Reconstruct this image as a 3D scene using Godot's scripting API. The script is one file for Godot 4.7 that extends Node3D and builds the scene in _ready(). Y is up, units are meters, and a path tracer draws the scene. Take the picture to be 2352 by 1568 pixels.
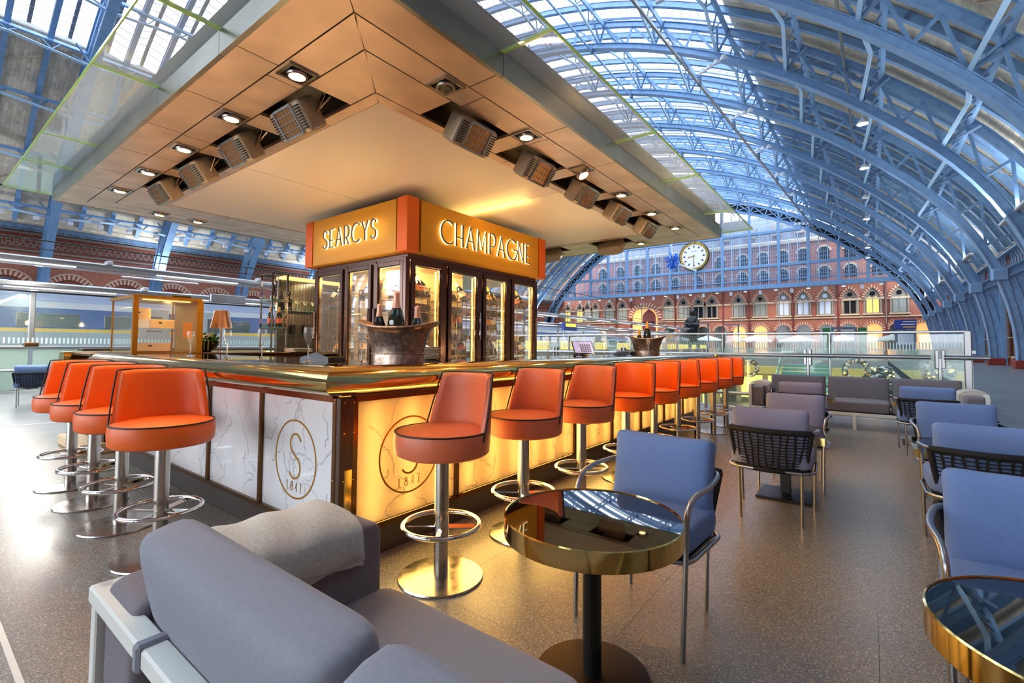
extends Node3D
# Champagne bar under a Victorian iron train shed. x: across the shed, -z: along it towards the clock, y up, metres.

const CX := -27.9                 # centre line of the shed
const RIB0 := -97.9               # z of the rib that holds the clock screen
const BAY := 8.93
const C1 := Vector2(17.4, 0.5)    # the arch: two arcs, radii 18 and 50
const R1 := 18.0
const R2 := 50.0
const PHI := 0.733038
const A0 := -0.027781
var C2: Vector2
var LH: float                     # arc length from springing to crown
var L1: float
var PUR: Array = []               # arc positions of the purlins, springing to crown
var M := {}
var taken := {}
var rng := RandomNumberGenerator.new()
var unit_box: ArrayMesh
var flute0: Node3D
var bottle0: Node3D

func _ready():
	rng.seed = 7
	C2 = C1 - (R2 - R1) * Vector2(cos(PHI), sin(PHI))
	L1 = R1 * (PHI - A0)
	LH = L1 + R2 * (acos(-C2.x / R2) - PHI)
	for k in 8: PUR.append(13.4 + (LH - 13.4) * k / 7.0)
	setup_view()
	make_materials()
	var ub := MB.new(); ub.box(Vector3.ZERO, Vector3.ONE); unit_box = ub.mesh()
	build_shell()
	build_roof()
	build_end()
	build_platform()
	build_void()
	build_canopy()
	build_bar()
	build_fridge()
	build_backbar()
	build_counter_items()
	build_seating()
	build_lounge()

func setup_view():
	var cam := Camera3D.new()
	cam.name = "camera"
	cam.position = Vector3(0, 1.25, 0)
	cam.rotation_order = EULER_ORDER_YXZ
	cam.rotation = Vector3(deg_to_rad(2.391), deg_to_rad(37.265), deg_to_rad(0.403))
	cam.projection = Camera3D.PROJECTION_FRUSTUM
	cam.near = 0.05
	cam.far = 400.0
	cam.size = 0.05 * 1568.0 / 1085.0
	cam.frustum_offset = Vector2(0, -35.3 / 1085.0 * 0.05)
	add_child(cam)
	var sky := ProceduralSkyMaterial.new()
	sky.sky_top_color = Color(0.90, 0.95, 1.0)
	sky.sky_horizon_color = Color(0.95, 0.97, 1.0)
	sky.ground_bottom_color = Color(0.30, 0.30, 0.31)
	sky.ground_horizon_color = Color(0.45, 0.45, 0.46)
	sky.sky_energy_multiplier = 1.0
	var s := Sky.new(); s.sky_material = sky
	var e := Environment.new()
	e.background_mode = Environment.BG_SKY
	e.sky = s
	e.background_energy_multiplier = 3.4
	e.tonemap_mode = Environment.TONE_MAPPER_LINEAR
	e.tonemap_exposure = 2.45
	e.sdfgi_enabled = true; e.ssao_enabled = true; e.ssil_enabled = true
	var we := WorldEnvironment.new(); we.name = "world"; we.environment = e
	add_child(we)

# ---------------------------------------------------------------- mesh builder
class MB:
	var v := PackedVector3Array()
	var n := PackedVector3Array()
	var ix := PackedInt32Array()
	func quad(a: Vector3, b: Vector3, c: Vector3, d: Vector3):      # counter-clockwise from outside
		var nn := (c - a).cross(d - b).normalized()
		var k := v.size()
		v.append(a); v.append(b); v.append(c); v.append(d)
		for i in 4: n.append(nn)
		for i in [0, 2, 1, 0, 3, 2]: ix.append(k + i)
	func tri(a: Vector3, b: Vector3, c: Vector3):
		var nn := (b - a).cross(c - a).normalized()
		var k := v.size()
		v.append(a); v.append(b); v.append(c)
		for i in 3: n.append(nn)
		ix.append(k); ix.append(k + 2); ix.append(k + 1)
	func hexa(p: Array):                                             # 0-3 bottom ccw seen from above, 4-7 top
		quad(p[3], p[2], p[1], p[0]); quad(p[4], p[5], p[6], p[7])
		for i in 4:
			var j := (i + 1) % 4
			quad(p[i], p[j], p[4 + j], p[4 + i])
	func box(c: Vector3, s: Vector3, b := Basis(), ch := 0.0):
		var h := s * 0.5
		if ch <= 0.0:
			var p := []
			for y in [-1, 1]:
				for q in [[-1, 1], [1, 1], [1, -1], [-1, -1]]: p.append(c + b * Vector3(q[0] * h.x, y * h.y, q[1] * h.z))
			hexa(p)
			return
		var m := h - Vector3.ONE * ch
		for ax in 3:
			var u := (ax + 1) % 3
			var w := (ax + 2) % 3
			for sg in [-1.0, 1.0]:
				var q := []
				for k in [[-1, -1], [1, -1], [1, 1], [-1, 1]]:
					var t := Vector3.ZERO
					t[ax] = sg * h[ax]; t[u] = k[0] * m[u]; t[w] = k[1] * m[w]
					q.append(c + b * t)
				if sg > 0: quad(q[0], q[1], q[2], q[3])
				else: quad(q[3], q[2], q[1], q[0])
			for su in [-1.0, 1.0]:
				for sw in [-1.0, 1.0]:
					var t1 := Vector3.ZERO
					var t2 := Vector3.ZERO
					t1[u] = su * h[u]; t1[w] = sw * m[w]; t2[u] = su * m[u]; t2[w] = sw * h[w]
					var e := Vector3.ZERO
					e[ax] = m[ax]
					if (t2 - t1).cross(e).dot(t1 + t2) > 0: quad(c + b * (t1 - e), c + b * (t2 - e), c + b * (t2 + e), c + b * (t1 + e))
					else: quad(c + b * (t2 - e), c + b * (t1 - e), c + b * (t1 + e), c + b * (t2 + e))
		for sx in [-1.0, 1.0]:
			for sy in [-1.0, 1.0]:
				for sz in [-1.0, 1.0]:
					var a := c + b * Vector3(sx * h.x, sy * m.y, sz * m.z)
					var d := c + b * Vector3(sx * m.x, sy * h.y, sz * m.z)
					var e2 := c + b * Vector3(sx * m.x, sy * m.y, sz * h.z)
					if sx * sy * sz > 0: tri(a, d, e2)
					else: tri(a, e2, d)
	func bar(a: Vector3, b: Vector3, w: float, h: float, up := Vector3.UP, ch := 0.0):
		var z := (b - a).normalized()
		if absf(z.dot(up)) > 0.99: up = Vector3.RIGHT if absf(z.x) < 0.9 else Vector3.BACK
		var x := up.cross(z).normalized()
		box((a + b) * 0.5, Vector3(w, h, a.distance_to(b)), Basis(x, z.cross(x), z), ch)
	func loft(rings: Array, closed_v := true, cap := true, closed_u := false, smooth := true):
		# rings: arrays of points, each ring counter-clockwise seen against the direction of the loft
		var m: int = rings[0].size()
		var r := rings.size()
		var k := v.size()
		if smooth:
			for i in r:
				for j in m:
					var ia := (i - 1 + r) % r if closed_u else maxi(i - 1, 0)
					var ib := (i + 1) % r if closed_u else mini(i + 1, r - 1)
					var ja := (j - 1 + m) % m if closed_v else maxi(j - 1, 0)
					var jb := (j + 1) % m if closed_v else mini(j + 1, m - 1)
					var du: Vector3 = rings[ib][j] - rings[ia][j]
					var dv: Vector3 = rings[i][jb] - rings[i][ja]
					v.append(rings[i][j])
					var nn := dv.cross(du)
					n.append(nn.normalized() if nn.length_squared() > 1e-16 else Vector3.UP)
			for i in (r if closed_u else r - 1):
				for j in (m if closed_v else m - 1):
					var a := k + i * m + j
					var b := k + i * m + (j + 1) % m
					var c := k + ((i + 1) % r) * m + (j + 1) % m
					var d := k + ((i + 1) % r) * m + j
					for t in [a, c, b, a, d, c]: ix.append(t)
		else:
			for i in (r if closed_u else r - 1):
				for j in (m if closed_v else m - 1):
					var i2 := (i + 1) % r
					var j2 := (j + 1) % m
					quad(rings[i][j], rings[i][j2], rings[i2][j2], rings[i2][j])
		if cap and not closed_u:
			fan(rings[0], true); fan(rings[r - 1], false)
	func fan(ring, flip: bool):
		var c := Vector3.ZERO
		for p in ring: c += p
		c /= ring.size()
		for j in ring.size():
			var a: Vector3 = ring[j]
			var b: Vector3 = ring[(j + 1) % ring.size()]
			if flip: tri(c, b, a)
			else: tri(c, a, b)
	func tube(path: Array, r: float, seg := 8, closed := false, cap := true, flat := 1.0):
		var rings := []
		var m := path.size()
		var x := Vector3.ZERO
		for i in m:
			var a: Vector3 = path[(i - 1 + m) % m] if closed else path[maxi(i - 1, 0)]
			var b: Vector3 = path[(i + 1) % m] if closed else path[mini(i + 1, m - 1)]
			var z := (b - a).normalized()
			if i == 0:
				x = (Vector3.UP if absf(z.y) < 0.9 else Vector3.RIGHT).cross(z).normalized()
			else:
				x = (x - z * x.dot(z)).normalized()
			var y := z.cross(x)
			var ring := PackedVector3Array()
			for j in seg:
				var t := TAU * j / seg
				ring.append(path[i] + x * cos(t) * r + y * sin(t) * r * flat)
			rings.append(ring)
		loft(rings, true, cap, closed)
	func lathe(pts: Array, seg := 24, xf := Transform3D(), crease := 30.0):
		# pts: Vector2(radius, height), from the bottom up along the outside
		var run := [pts[0]]
		for i in range(1, pts.size()):
			run.append(pts[i])
			var cut := i == pts.size() - 1
			if not cut:
				var d1: Vector2 = (pts[i] - pts[i - 1]).normalized()
				var d2: Vector2 = (pts[i + 1] - pts[i]).normalized()
				cut = absf(rad_to_deg(d1.angle_to(d2))) > crease
			if cut:
				var k := v.size()
				var m := run.size()
				for a in m:
					var d: Vector2 = (run[mini(a + 1, m - 1)] - run[maxi(a - 1, 0)]).normalized()
					for j in seg:
						var t := TAU * j / seg
						v.append(xf * Vector3(run[a].x * cos(t), run[a].y, -run[a].x * sin(t)))
						n.append((xf.basis * Vector3(d.y * cos(t), -d.x, -d.y * sin(t))).normalized())
				for a in m - 1:
					for j in seg:
						var j2 := (j + 1) % seg
						var q := [k + a * seg + j, k + a * seg + j2, k + (a + 1) * seg + j2, k + (a + 1) * seg + j]
						for t in [0, 2, 1, 0, 3, 2]: ix.append(q[t])
				run = [pts[i]]
	func prism(poly: PackedVector2Array, depth: float, xf := Transform3D()):   # polygon in xy, from z = 0 to depth
		if Geometry2D.is_polygon_clockwise(poly): poly.reverse()
		var t := Geometry2D.triangulate_polygon(poly)
		for i in range(0, t.size(), 3):
			var p := [poly[t[i]], poly[t[i + 1]], poly[t[i + 2]]]
			if (p[1] - p[0]).cross(p[2] - p[0]) < 0: p = [p[0], p[2], p[1]]
			tri(xf * Vector3(p[0].x, p[0].y, depth), xf * Vector3(p[1].x, p[1].y, depth), xf * Vector3(p[2].x, p[2].y, depth))
			tri(xf * Vector3(p[0].x, p[0].y, 0), xf * Vector3(p[2].x, p[2].y, 0), xf * Vector3(p[1].x, p[1].y, 0))
		for i in poly.size():
			var a := poly[i]
			var b := poly[(i + 1) % poly.size()]
			quad(xf * Vector3(a.x, a.y, 0), xf * Vector3(b.x, b.y, 0), xf * Vector3(b.x, b.y, depth), xf * Vector3(a.x, a.y, depth))
	func pillow(s: Vector3, xf := Transform3D(), e1 := 0.5, e2 := 0.28, nu := 14, nv := 40, ear := 0.0):   # soft block, thickness along z
		var rings := []
		for i in nu + 1:
			var t := -PI / 2 + PI * i / nu
			var ring := PackedVector3Array()
			var ce := pow(maxf(cos(t), 0.0), e1)
			var z := signf(sin(t)) * pow(absf(sin(t)), e1) * s.z * 0.5
			for j in nv:
				var o := TAU * (j + 0.5) / nv
				var k := 1.0 + ear * (absf(sin(2.0 * o)) - 0.6)
				ring.append(xf * Vector3(signf(cos(o)) * pow(absf(cos(o)), e2) * ce * s.x * 0.5 * k, signf(sin(o)) * pow(absf(sin(o)), e2) * ce * s.y * 0.5 * k, z))
			rings.append(ring)
		var k0 := n.size()
		loft(rings, true, false)
		for j in nv:
			n[k0 + j] = -(xf.basis.z).normalized(); n[k0 + nu * nv + j] = xf.basis.z.normalized()
	func mesh() -> ArrayMesh:
		var a := []
		a.resize(Mesh.ARRAY_MAX)
		a[Mesh.ARRAY_VERTEX] = v; a[Mesh.ARRAY_NORMAL] = n; a[Mesh.ARRAY_INDEX] = ix
		var m := ArrayMesh.new()
		m.add_surface_from_arrays(Mesh.PRIMITIVE_TRIANGLES, a)
		return m

# ---------------------------------------------------------------- naming
func numbered(called: String) -> String:
	if not taken.has(called):
		taken[called] = 0
		return called
	taken[called] += 1
	return "%s_%03d" % [called, taken[called]]

func tag(o: Node, label: String, category: String, group := "", kind := ""):
	if label: o.set_meta("label", label)
	if category: o.set_meta("category", category)
	if group: o.set_meta("group", group)
	if kind: o.set_meta("kind", kind)

func thing(called: String, label: String, category: String, at := Vector3.ZERO, turn := 0.0, group := "") -> Node3D:
	var o := Node3D.new()
	o.name = numbered(called)
	add_child(o)
	o.position = at; o.rotation.y = turn
	tag(o, label, category, group)
	return o

func struct(called: String) -> Node3D:
	var o := Node3D.new()
	o.name = numbered(called)
	add_child(o)
	o.set_meta("kind", "structure")
	return o

func part(called: String, b, m: Material, parent: Node, label := "", kind := "") -> MeshInstance3D:
	var o := MeshInstance3D.new()
	o.name = called
	o.mesh = b.mesh() if b is MB else b
	o.material_override = m
	parent.add_child(o, true)
	if label: o.set_meta("label", label)
	if kind: o.set_meta("kind", kind)
	return o

func put(called: String, mesh: Mesh, m: Material, parent: Node, xf: Transform3D) -> MeshInstance3D:
	var o := part(called, mesh, m, parent)
	o.transform = xf
	return o

func one(called: String, b, m: Material, label: String, category: String, at := Vector3.ZERO, group := "") -> MeshInstance3D:
	var o := part(numbered(called), b, m, self)
	o.position = at
	tag(o, label, category, group)
	return o

func wall(called: String, b, m: Material) -> MeshInstance3D:
	var o := part(numbered(called), b, m, self)
	o.set_meta("kind", "structure")
	return o

func dup(o: Node3D, label: String, at: Vector3, turn := 0.0) -> Node3D:
	var base := String(o.name)
	if base.substr(base.length() - 4, 1) == "_" and base.right(3).is_valid_int(): base = base.left(base.length() - 4)
	var c: Node3D = o.duplicate()
	c.name = numbered(base)
	add_child(c)
	c.position = at; c.rotation = Vector3(0, turn, 0)
	c.set_meta("label", label)
	return c

func stick(called: String, a: Vector3, b: Vector3, w: float, h: float, m: Material, parent: Node, up := Vector3.UP) -> MeshInstance3D:
	# a straight bar as a part of its own, all bars sharing one mesh
	var z := (b - a).normalized()
	if absf(z.dot(up)) > 0.99: up = Vector3.RIGHT if absf(z.x) < 0.9 else Vector3.BACK
	var x := up.cross(z).normalized()
	return put(called, unit_box, m, parent, Transform3D(Basis(x * w, z.cross(x) * h, z * a.distance_to(b)), (a + b) * 0.5))

func bx(c: Vector3, s: Vector3, ch := 0.0) -> MB:
	var b := MB.new(); b.box(c, s, Basis(), ch); return b

func lathed(pts: Array, seg := 24, crease := 30.0) -> MB:
	var b := MB.new(); b.lathe(pts, seg, Transform3D(), crease); return b

func arc2(c: Vector2, r: float, a: float, b: float, k: int) -> Array:
	var o := []
	for i in k + 1:
		var t := lerpf(a, b, float(i) / k)
		o.append(c + Vector2(cos(t), sin(t)) * r)
	return o

func lamp_omni(at: Vector3, c: Color, e: float, size := 0.05):
	var l := OmniLight3D.new()
	l.name = "light"; l.light_color = c; l.light_energy = e; l.light_size = size; l.omni_range = 60.0; l.omni_attenuation = 2.0; l.shadow_enabled = true
	add_child(l, true); l.position = at

func lamp_spot(at: Vector3, to: Vector3, c: Color, e: float, angle := 45.0, size := 0.05):
	var l := SpotLight3D.new()
	l.name = "light"; l.light_color = c; l.light_energy = e; l.light_size = size; l.spot_range = 60.0; l.spot_attenuation = 2.0; l.spot_angle = angle; l.spot_angle_attenuation = 0.6; l.shadow_enabled = true
	add_child(l, true)
	l.position = at
	l.look_at_from_position(at, to, Vector3.UP if absf((to - at).normalized().y) < 0.95 else Vector3.RIGHT)

func lamp_area(at: Vector3, to: Vector3, size: Vector2, c: Color, e: float):
	var l := AreaLight3D.new()
	l.name = "light"; l.light_color = c; l.light_energy = e; l.area_size = size; l.area_range = 60.0; l.area_attenuation = 2.0; l.shadow_enabled = true
	add_child(l, true)
	l.look_at_from_position(at, to, Vector3.UP if absf((to - at).normalized().y) < 0.95 else Vector3.RIGHT)

# ---------------------------------------------------------------- materials
func mat(key: String, c: Color, rough := 0.6, metal := 0.0, spec := 0.5) -> StandardMaterial3D:
	var m := StandardMaterial3D.new()
	m.resource_name = key
	m.albedo_color = c; m.roughness = rough; m.metallic = metal; m.metallic_specular = spec
	M[key] = m
	return m

func glow(key: String, c: Color, e: float) -> StandardMaterial3D:
	var m := mat(key, c, 0.5)
	m.emission_enabled = true; m.emission = c; m.emission_energy_multiplier = e
	return m

func glass(key: String, c: Color, a: float) -> StandardMaterial3D:
	var m := mat(key, Color(c.r, c.g, c.b, a), 0.03)
	m.transparency = BaseMaterial3D.TRANSPARENCY_ALPHA
	return m

func tri_map(m: StandardMaterial3D, scale: Vector3, world := true):
	m.uv1_triplanar = true; m.uv1_world_triplanar = world; m.uv1_scale = scale; m.uv1_triplanar_sharpness = 4.0

func noise_tex(freq: float, ramp: Array, size := 256, octaves := 4, seed_ := 1, type := FastNoiseLite.TYPE_SIMPLEX_SMOOTH, ridged := false, warp := 0.0) -> NoiseTexture2D:
	var f := FastNoiseLite.new()
	f.seed = seed_; f.noise_type = type; f.frequency = freq; f.fractal_octaves = octaves
	f.fractal_type = FastNoiseLite.FRACTAL_RIDGED if ridged else FastNoiseLite.FRACTAL_FBM
	if warp > 0.0:
		f.domain_warp_enabled = true; f.domain_warp_amplitude = warp; f.domain_warp_frequency = freq * 1.5
	var t := NoiseTexture2D.new()
	t.width = size; t.height = size; t.seamless = true; t.noise = f
	if ramp.size() > 0:
		var g := Gradient.new()
		g.offsets = PackedFloat32Array(ramp.map(func(q): return q[0]))
		g.colors = PackedColorArray(ramp.map(func(q): return q[1]))
		t.color_ramp = g
	return t

func bump(m: StandardMaterial3D, t: Texture2D, cm: float):
	m.heightmap_enabled = true; m.heightmap_texture = t; m.heightmap_scale = cm

func gray(x: float) -> Color: return Color(x, x, x)

func img_tex(size: int, f: Callable) -> ImageTexture:
	var im := Image.create(size, size, false, Image.FORMAT_RGB8)
	f.call(im)
	return ImageTexture.create_from_image(im)

func make_materials():
	var r := RandomNumberGenerator.new()
	r.seed = 11
	# terrazzo: fine light and dark chips in a warm grey ground
	var terr := img_tex(1024, func(im: Image):
		im.fill(Color(0.50, 0.485, 0.455))
		for i in 60000:
			var k := r.randf()
			var c := Color(0.33, 0.32, 0.30) if k < 0.42 else (Color(0.66, 0.64, 0.60) if k < 0.8 else (Color(0.57, 0.50, 0.42) if k < 0.95 else Color(0.84, 0.82, 0.78)))
			c = c.lightened(r.randf() * 0.12)
			im.fill_rect(Rect2i(r.randi() % 1024, r.randi() % 1024, 1 + r.randi() % 4, 1 + r.randi() % 4), c))
	var m := mat("terrazzo", Color(0.98, 0.98, 0.96), 0.27)
	m.albedo_texture = terr; tri_map(m, Vector3.ONE * 0.8)
	mat("joint", Color(0.36, 0.35, 0.33), 0.7)
	m = mat("concourse", Color(0.52, 0.53, 0.54), 0.28)
	m.albedo_texture = noise_tex(0.02, [[0.2, gray(0.82)], [0.8, gray(1.0)]], 256, 5, 3); tri_map(m, Vector3.ONE * 0.15)
	# brick courses, for walls too far off to tell bricks apart
	var brick := img_tex(512, func(im: Image):
		im.fill(Color(0.62, 0.45, 0.40))
		for row in 32:
			var x := -16 if row % 2 else 0
			while x < 512:
				var h := r.randf()
				im.fill_rect(Rect2i(x, row * 16, 30, 14), Color(0.62 + 0.14 * h, 0.38 + 0.10 * h, 0.31 + 0.08 * h))
				x += 32)
	m = mat("brick", Color(0.95, 0.95, 0.95), 0.9); m.albedo_texture = brick; tri_map(m, Vector3.ONE * 0.42)
	m = mat("brick_dark", Color(0.78, 0.66, 0.64), 0.9); m.albedo_texture = brick; tri_map(m, Vector3.ONE * 0.42)
	mat("stone", Color(0.78, 0.70, 0.60), 0.85)
	mat("stone_red", Color(0.60, 0.30, 0.24), 0.85)
	mat("stone_grey", Color(0.55, 0.52, 0.48), 0.85)
	mat("slate", Color(0.50, 0.53, 0.58), 0.7)
	mat("pipe_red", Color(0.42, 0.17, 0.15), 0.5)
	mat("shaft", Color(0.50, 0.40, 0.34), 0.55)
	mat("base_red", Color(0.52, 0.15, 0.10), 0.6)
	# painted iron
	m = mat("iron", Color(0.47, 0.62, 0.78), 0.42)
	m.albedo_texture = noise_tex(0.02, [[0.2, gray(0.93)], [0.8, gray(1.0)]], 256, 3, 21); tri_map(m, Vector3.ONE * 0.3)
	m = mat("iron_pale", Color(0.64, 0.77, 0.89), 0.42)
	mat("iron_dark", Color(0.36, 0.48, 0.61), 0.5)
	mat("dark", Color(0.04, 0.04, 0.045), 0.7)
	mat("ridge", Color(0.40, 0.40, 0.43), 0.7)
	mat("bar_white", Color(0.72, 0.74, 0.78), 0.5)
	# pale roof boards: joints and stains
	var boards := img_tex(512, func(im: Image):
		for i in 16:
			var h := r.randf() * 0.10
			im.fill_rect(Rect2i(0, i * 32, 512, 32), Color(0.90 - h, 0.86 - h, 0.78 - h))
			im.fill_rect(Rect2i(0, i * 32, 512, 3), Color(0.60, 0.56, 0.50))
			for k in 6: im.fill_rect(Rect2i(r.randi() % 512, i * 32 + 4, 30 + r.randi() % 120, 24), Color(0.88, 0.84, 0.76).darkened(h + r.randf() * 0.12)))
	m = mat("boards", Color(1, 1, 1), 0.8); m.albedo_texture = boards; m.vertex_color_use_as_albedo = false
	tri_map(m, Vector3(0.25, 0.25, 0.25))
	glass("roof_pane", Color(0.9, 0.94, 1.0), 0.12)
	glass("gable_pane", Color(0.75, 0.82, 0.95), 0.10)
	glass("pane", Color(0.80, 0.92, 0.90), 0.07)
	glass("pane_green", Color(0.72, 0.90, 0.86), 0.30)
	glass("pane_canopy", Color(0.86, 0.95, 0.98), 0.30)
	mat("pane_edge", Color(0.72, 0.90, 0.45), 0.15)
	mat("frit", Color(0.80, 0.90, 0.88), 0.5)
	mat("parapet", Color(0.62, 0.72, 0.68), 0.25)
	mat("window_dark", Color(0.10, 0.11, 0.12), 0.08)
	mat("window_pale", Color(0.55, 0.57, 0.54), 0.3)
	mat("window_sky", Color(0.75, 0.80, 0.88), 0.08)
	glow("window_lit", Color(1.0, 0.80, 0.35), 0.55)
	glow("arch_lit", Color(1.0, 0.72, 0.42), 0.28)
	# metals
	m = mat("steel", Color(0.72, 0.70, 0.67), 0.24, 1.0)
	m.roughness_texture = noise_tex(0.02, [[0.2, gray(0.7)], [0.8, gray(1.0)]], 256, 3, 5); tri_map(m, Vector3(2, 0.3, 2), false)
	mat("chrome", Color(0.86, 0.85, 0.83), 0.07, 1.0)
	mat("tube_steel", Color(0.66, 0.66, 0.66), 0.28, 1.0)
	m = mat("soffit", Color(0.90, 0.80, 0.71), 0.42, 0.9)
	m.albedo_texture = noise_tex(0.006, [[0.1, gray(0.90)], [0.9, gray(1.0)]], 512, 2, 8); tri_map(m, Vector3(0.7, 0.7, 0.7))
	m = mat("fascia_steel", Color(0.62, 0.62, 0.58), 0.30, 1.0)
	m.albedo_texture = noise_tex(0.006, [[0.2, gray(0.9)], [0.8, gray(1.0)]], 256, 2, 18); tri_map(m, Vector3(0.7, 2.0, 0.7))
	mat("ceiling_cream", Color(0.90, 0.85, 0.78), 0.35)
	mat("seam", Color(0.07, 0.05, 0.04), 0.8)
	mat("brass", Color(0.86, 0.74, 0.46), 0.09, 1.0)
	mat("gold", Color(0.88, 0.70, 0.34), 0.14, 1.0)
	mat("gold_paint", Color(0.72, 0.52, 0.16), 0.35, 0.7)
	m = mat("bronze", Color(0.42, 0.30, 0.19), 0.3, 1.0)
	m = mat("brown", Color(0.28, 0.17, 0.08), 0.35)
	mat("top_glass", Color(0.11, 0.08, 0.06), 0.03, 0.0, 0.9)
	mat("kick", Color(0.34, 0.31, 0.29), 0.35, 0.6)
	# white marble, grey veins
	var veins := img_tex(1024, func(im: Image):
		im.fill(Color(0.93, 0.93, 0.925))
		for k in 15:
			var p := Vector2(r.randf() * 1024.0, r.randf() * 1024.0)
			var a := PI / 2 + r.randfn() * 0.5
			var w := r.randf_range(1.0, 4.5)
			for st in 150 + r.randi() % 160:
				a += r.randfn() * 0.32
				a = lerpf(a, PI / 2 + 0.4 * sin(k), 0.05)
				p += Vector2(cos(a), sin(a)) * 3.0
				w = clampf(w + r.randfn() * 0.5, 0.5, 5.5)
				var g := 0.88 - 0.10 * w + 0.06 * r.randf()
				var q := Rect2i(posmod(int(p.x), 1018), posmod(int(p.y), 1018), 1 + int(w), 2 + int(w))
				im.fill_rect(q.grow(2), Color(0.86, 0.86, 0.865)); im.fill_rect(q, Color(g, g, g * 1.01)))
	m = mat("marble", Color(0.95, 0.96, 0.97), 0.07); m.albedo_texture = veins; tri_map(m, Vector3.ONE * 0.75)
	m = mat("marble_lit", Color(1.0, 0.95, 0.85), 0.10); m.albedo_texture = veins; tri_map(m, Vector3.ONE * 0.75)
	m.backlight_enabled = true; m.backlight = Color(1.0, 1.0, 1.0)
	glow("tube_light", Color(1.0, 0.87, 0.54), 7.5)
	mat("light_box", Color(0.80, 0.66, 0.36), 0.8)
	# signs
	mat("sign_yellow", Color(0.80, 0.57, 0.08), 0.45)
	mat("sign_orange", Color(0.87, 0.39, 0.0), 0.5)
	mat("letter_face", Color(0.32, 0.28, 0.24), 0.4)
	glow("letter_glow", Color(1.0, 0.93, 0.68), 0.9)
	# upholstery
	var fine := noise_tex(0.12, [], 256, 3, 31)
	var weave := img_tex(256, func(im: Image):
		for y in 64:
			for x in 64:
				var k := ((x + y) % 4) / 4.0 * 0.35 + 0.55 + r.randf() * 0.1
				im.fill_rect(Rect2i(x * 4, y * 4, 4, 4), gray(k)))
	for q in [["leather", Color(0.93, 0.40, 0.08)], ["leather_sky_sheen", Color(0.82, 0.43, 0.28)]]:  # second tone has the sky reflection of the nearest stools painted in
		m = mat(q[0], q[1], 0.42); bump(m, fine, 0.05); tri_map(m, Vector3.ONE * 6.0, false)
	mat("piping", Color(0.10, 0.05, 0.05), 0.5)
	for q in [["cloth_blue", Color(0.39, 0.49, 0.67)], ["cloth_grey", Color(0.52, 0.53, 0.57)], ["cloth_taupe", Color(0.45, 0.43, 0.45)], ["cloth_mauve", Color(0.50, 0.50, 0.60)]]:
		m = mat(q[0], q[1], 0.95); m.albedo_texture = noise_tex(0.05, [[0.2, gray(0.965)], [0.8, gray(1.0)]], 256, 4, 61); bump(m, weave, 0.025); tri_map(m, Vector3.ONE * 5.0, false)
		m.rim_enabled = true; m.rim = 0.25
	m = mat("wool", Color(0.76, 0.77, 0.74), 1.0); m.albedo_texture = noise_tex(0.06, [[0.2, gray(0.92)], [0.8, gray(1.0)]], 256, 5, 62); bump(m, fine, 0.08); tri_map(m, Vector3.ONE * 4.0, false)
	m.rim_enabled = true; m.rim = 0.5
	m = mat("wool_white", Color(0.72, 0.70, 0.66), 1.0); bump(m, fine, 0.2); tri_map(m, Vector3.ONE * 3.0, false)
	mat("rope", Color(0.035, 0.035, 0.05), 0.75)
	mat("frame_white", Color(0.84, 0.85, 0.82), 0.4)
	mat("black_metal", Color(0.03, 0.04, 0.045), 0.35)
	mat("bronze_plate", Color(0.20, 0.14, 0.10), 0.3, 0.6)
	mat("table_glass", Color(0.035, 0.02, 0.015), 0.02, 0.0, 1.0)
	# bottles and glass
	mat("bottle_green", Color(0.02, 0.12, 0.03), 0.05, 0.0, 0.7)
	mat("bottle_dark", Color(0.025, 0.03, 0.02), 0.05, 0.0, 0.7)
	for q in [["foil_rose", Color(0.85, 0.66, 0.56)], ["foil_gold", Color(0.85, 0.62, 0.20)], ["foil_white", Color(0.88, 0.84, 0.76)], ["foil_orange", Color(0.95, 0.55, 0.08)]]: mat(q[0], q[1], 0.35, 0.35)
	for q in [["label_white", Color(0.88, 0.84, 0.76)], ["label_yellow", Color(0.95, 0.62, 0.06)], ["label_pink", Color(0.86, 0.48, 0.40)], ["label_black", Color(0.05, 0.05, 0.05)], ["label_violet", Color(0.28, 0.16, 0.40)]]: mat(q[0], q[1], 0.6)
	glass("clear_glass", Color(0.95, 0.97, 0.97), 0.05)
	glass("shelf_glass", Color(0.35, 0.80, 0.72), 0.35)
	m = mat("tub_metal", Color(0.74, 0.64, 0.57), 0.34, 0.9); m.albedo_texture = noise_tex(0.03, [[0.2, gray(0.7)], [0.8, gray(1.0)]], 256, 4, 71); tri_map(m, Vector3.ONE * 3.0, false)
	mat("fridge_frame", Color(0.42, 0.34, 0.31), 0.2, 0.9)
	mat("fridge_inner", Color(0.72, 0.64, 0.48), 0.35, 0.4)
	mat("wire", Color(0.80, 0.72, 0.52), 0.2, 1.0)
	glow("led_strip", Color(1.0, 0.84, 0.52), 0.6)
	m = mat("corrugated", Color(0.55, 0.55, 0.56), 0.25, 1.0)
	glow("screen_glow", Color(0.42, 0.46, 0.66), 0.45)
	mat("screen_ink", Color(0.05, 0.06, 0.10), 0.3)
	mat("paper_white", Color(0.90, 0.88, 0.84), 0.8)
	mat("box_cream", Color(0.90, 0.78, 0.62), 0.7)
	mat("shade_copper", Color(0.80, 0.64, 0.55), 0.25, 0.75)
	mat("leaf", Color(0.16, 0.34, 0.12), 0.6)
	mat("leaf_pale", Color(0.50, 0.62, 0.45), 0.7)
	mat("blossom", Color(0.92, 0.93, 0.88), 0.8)
	# heaters
	mat("heater_body", Color(0.66, 0.60, 0.50), 0.4, 0.3)
	mat("heater_gauze", Color(0.62, 0.44, 0.24), 0.4, 0.6)
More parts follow.
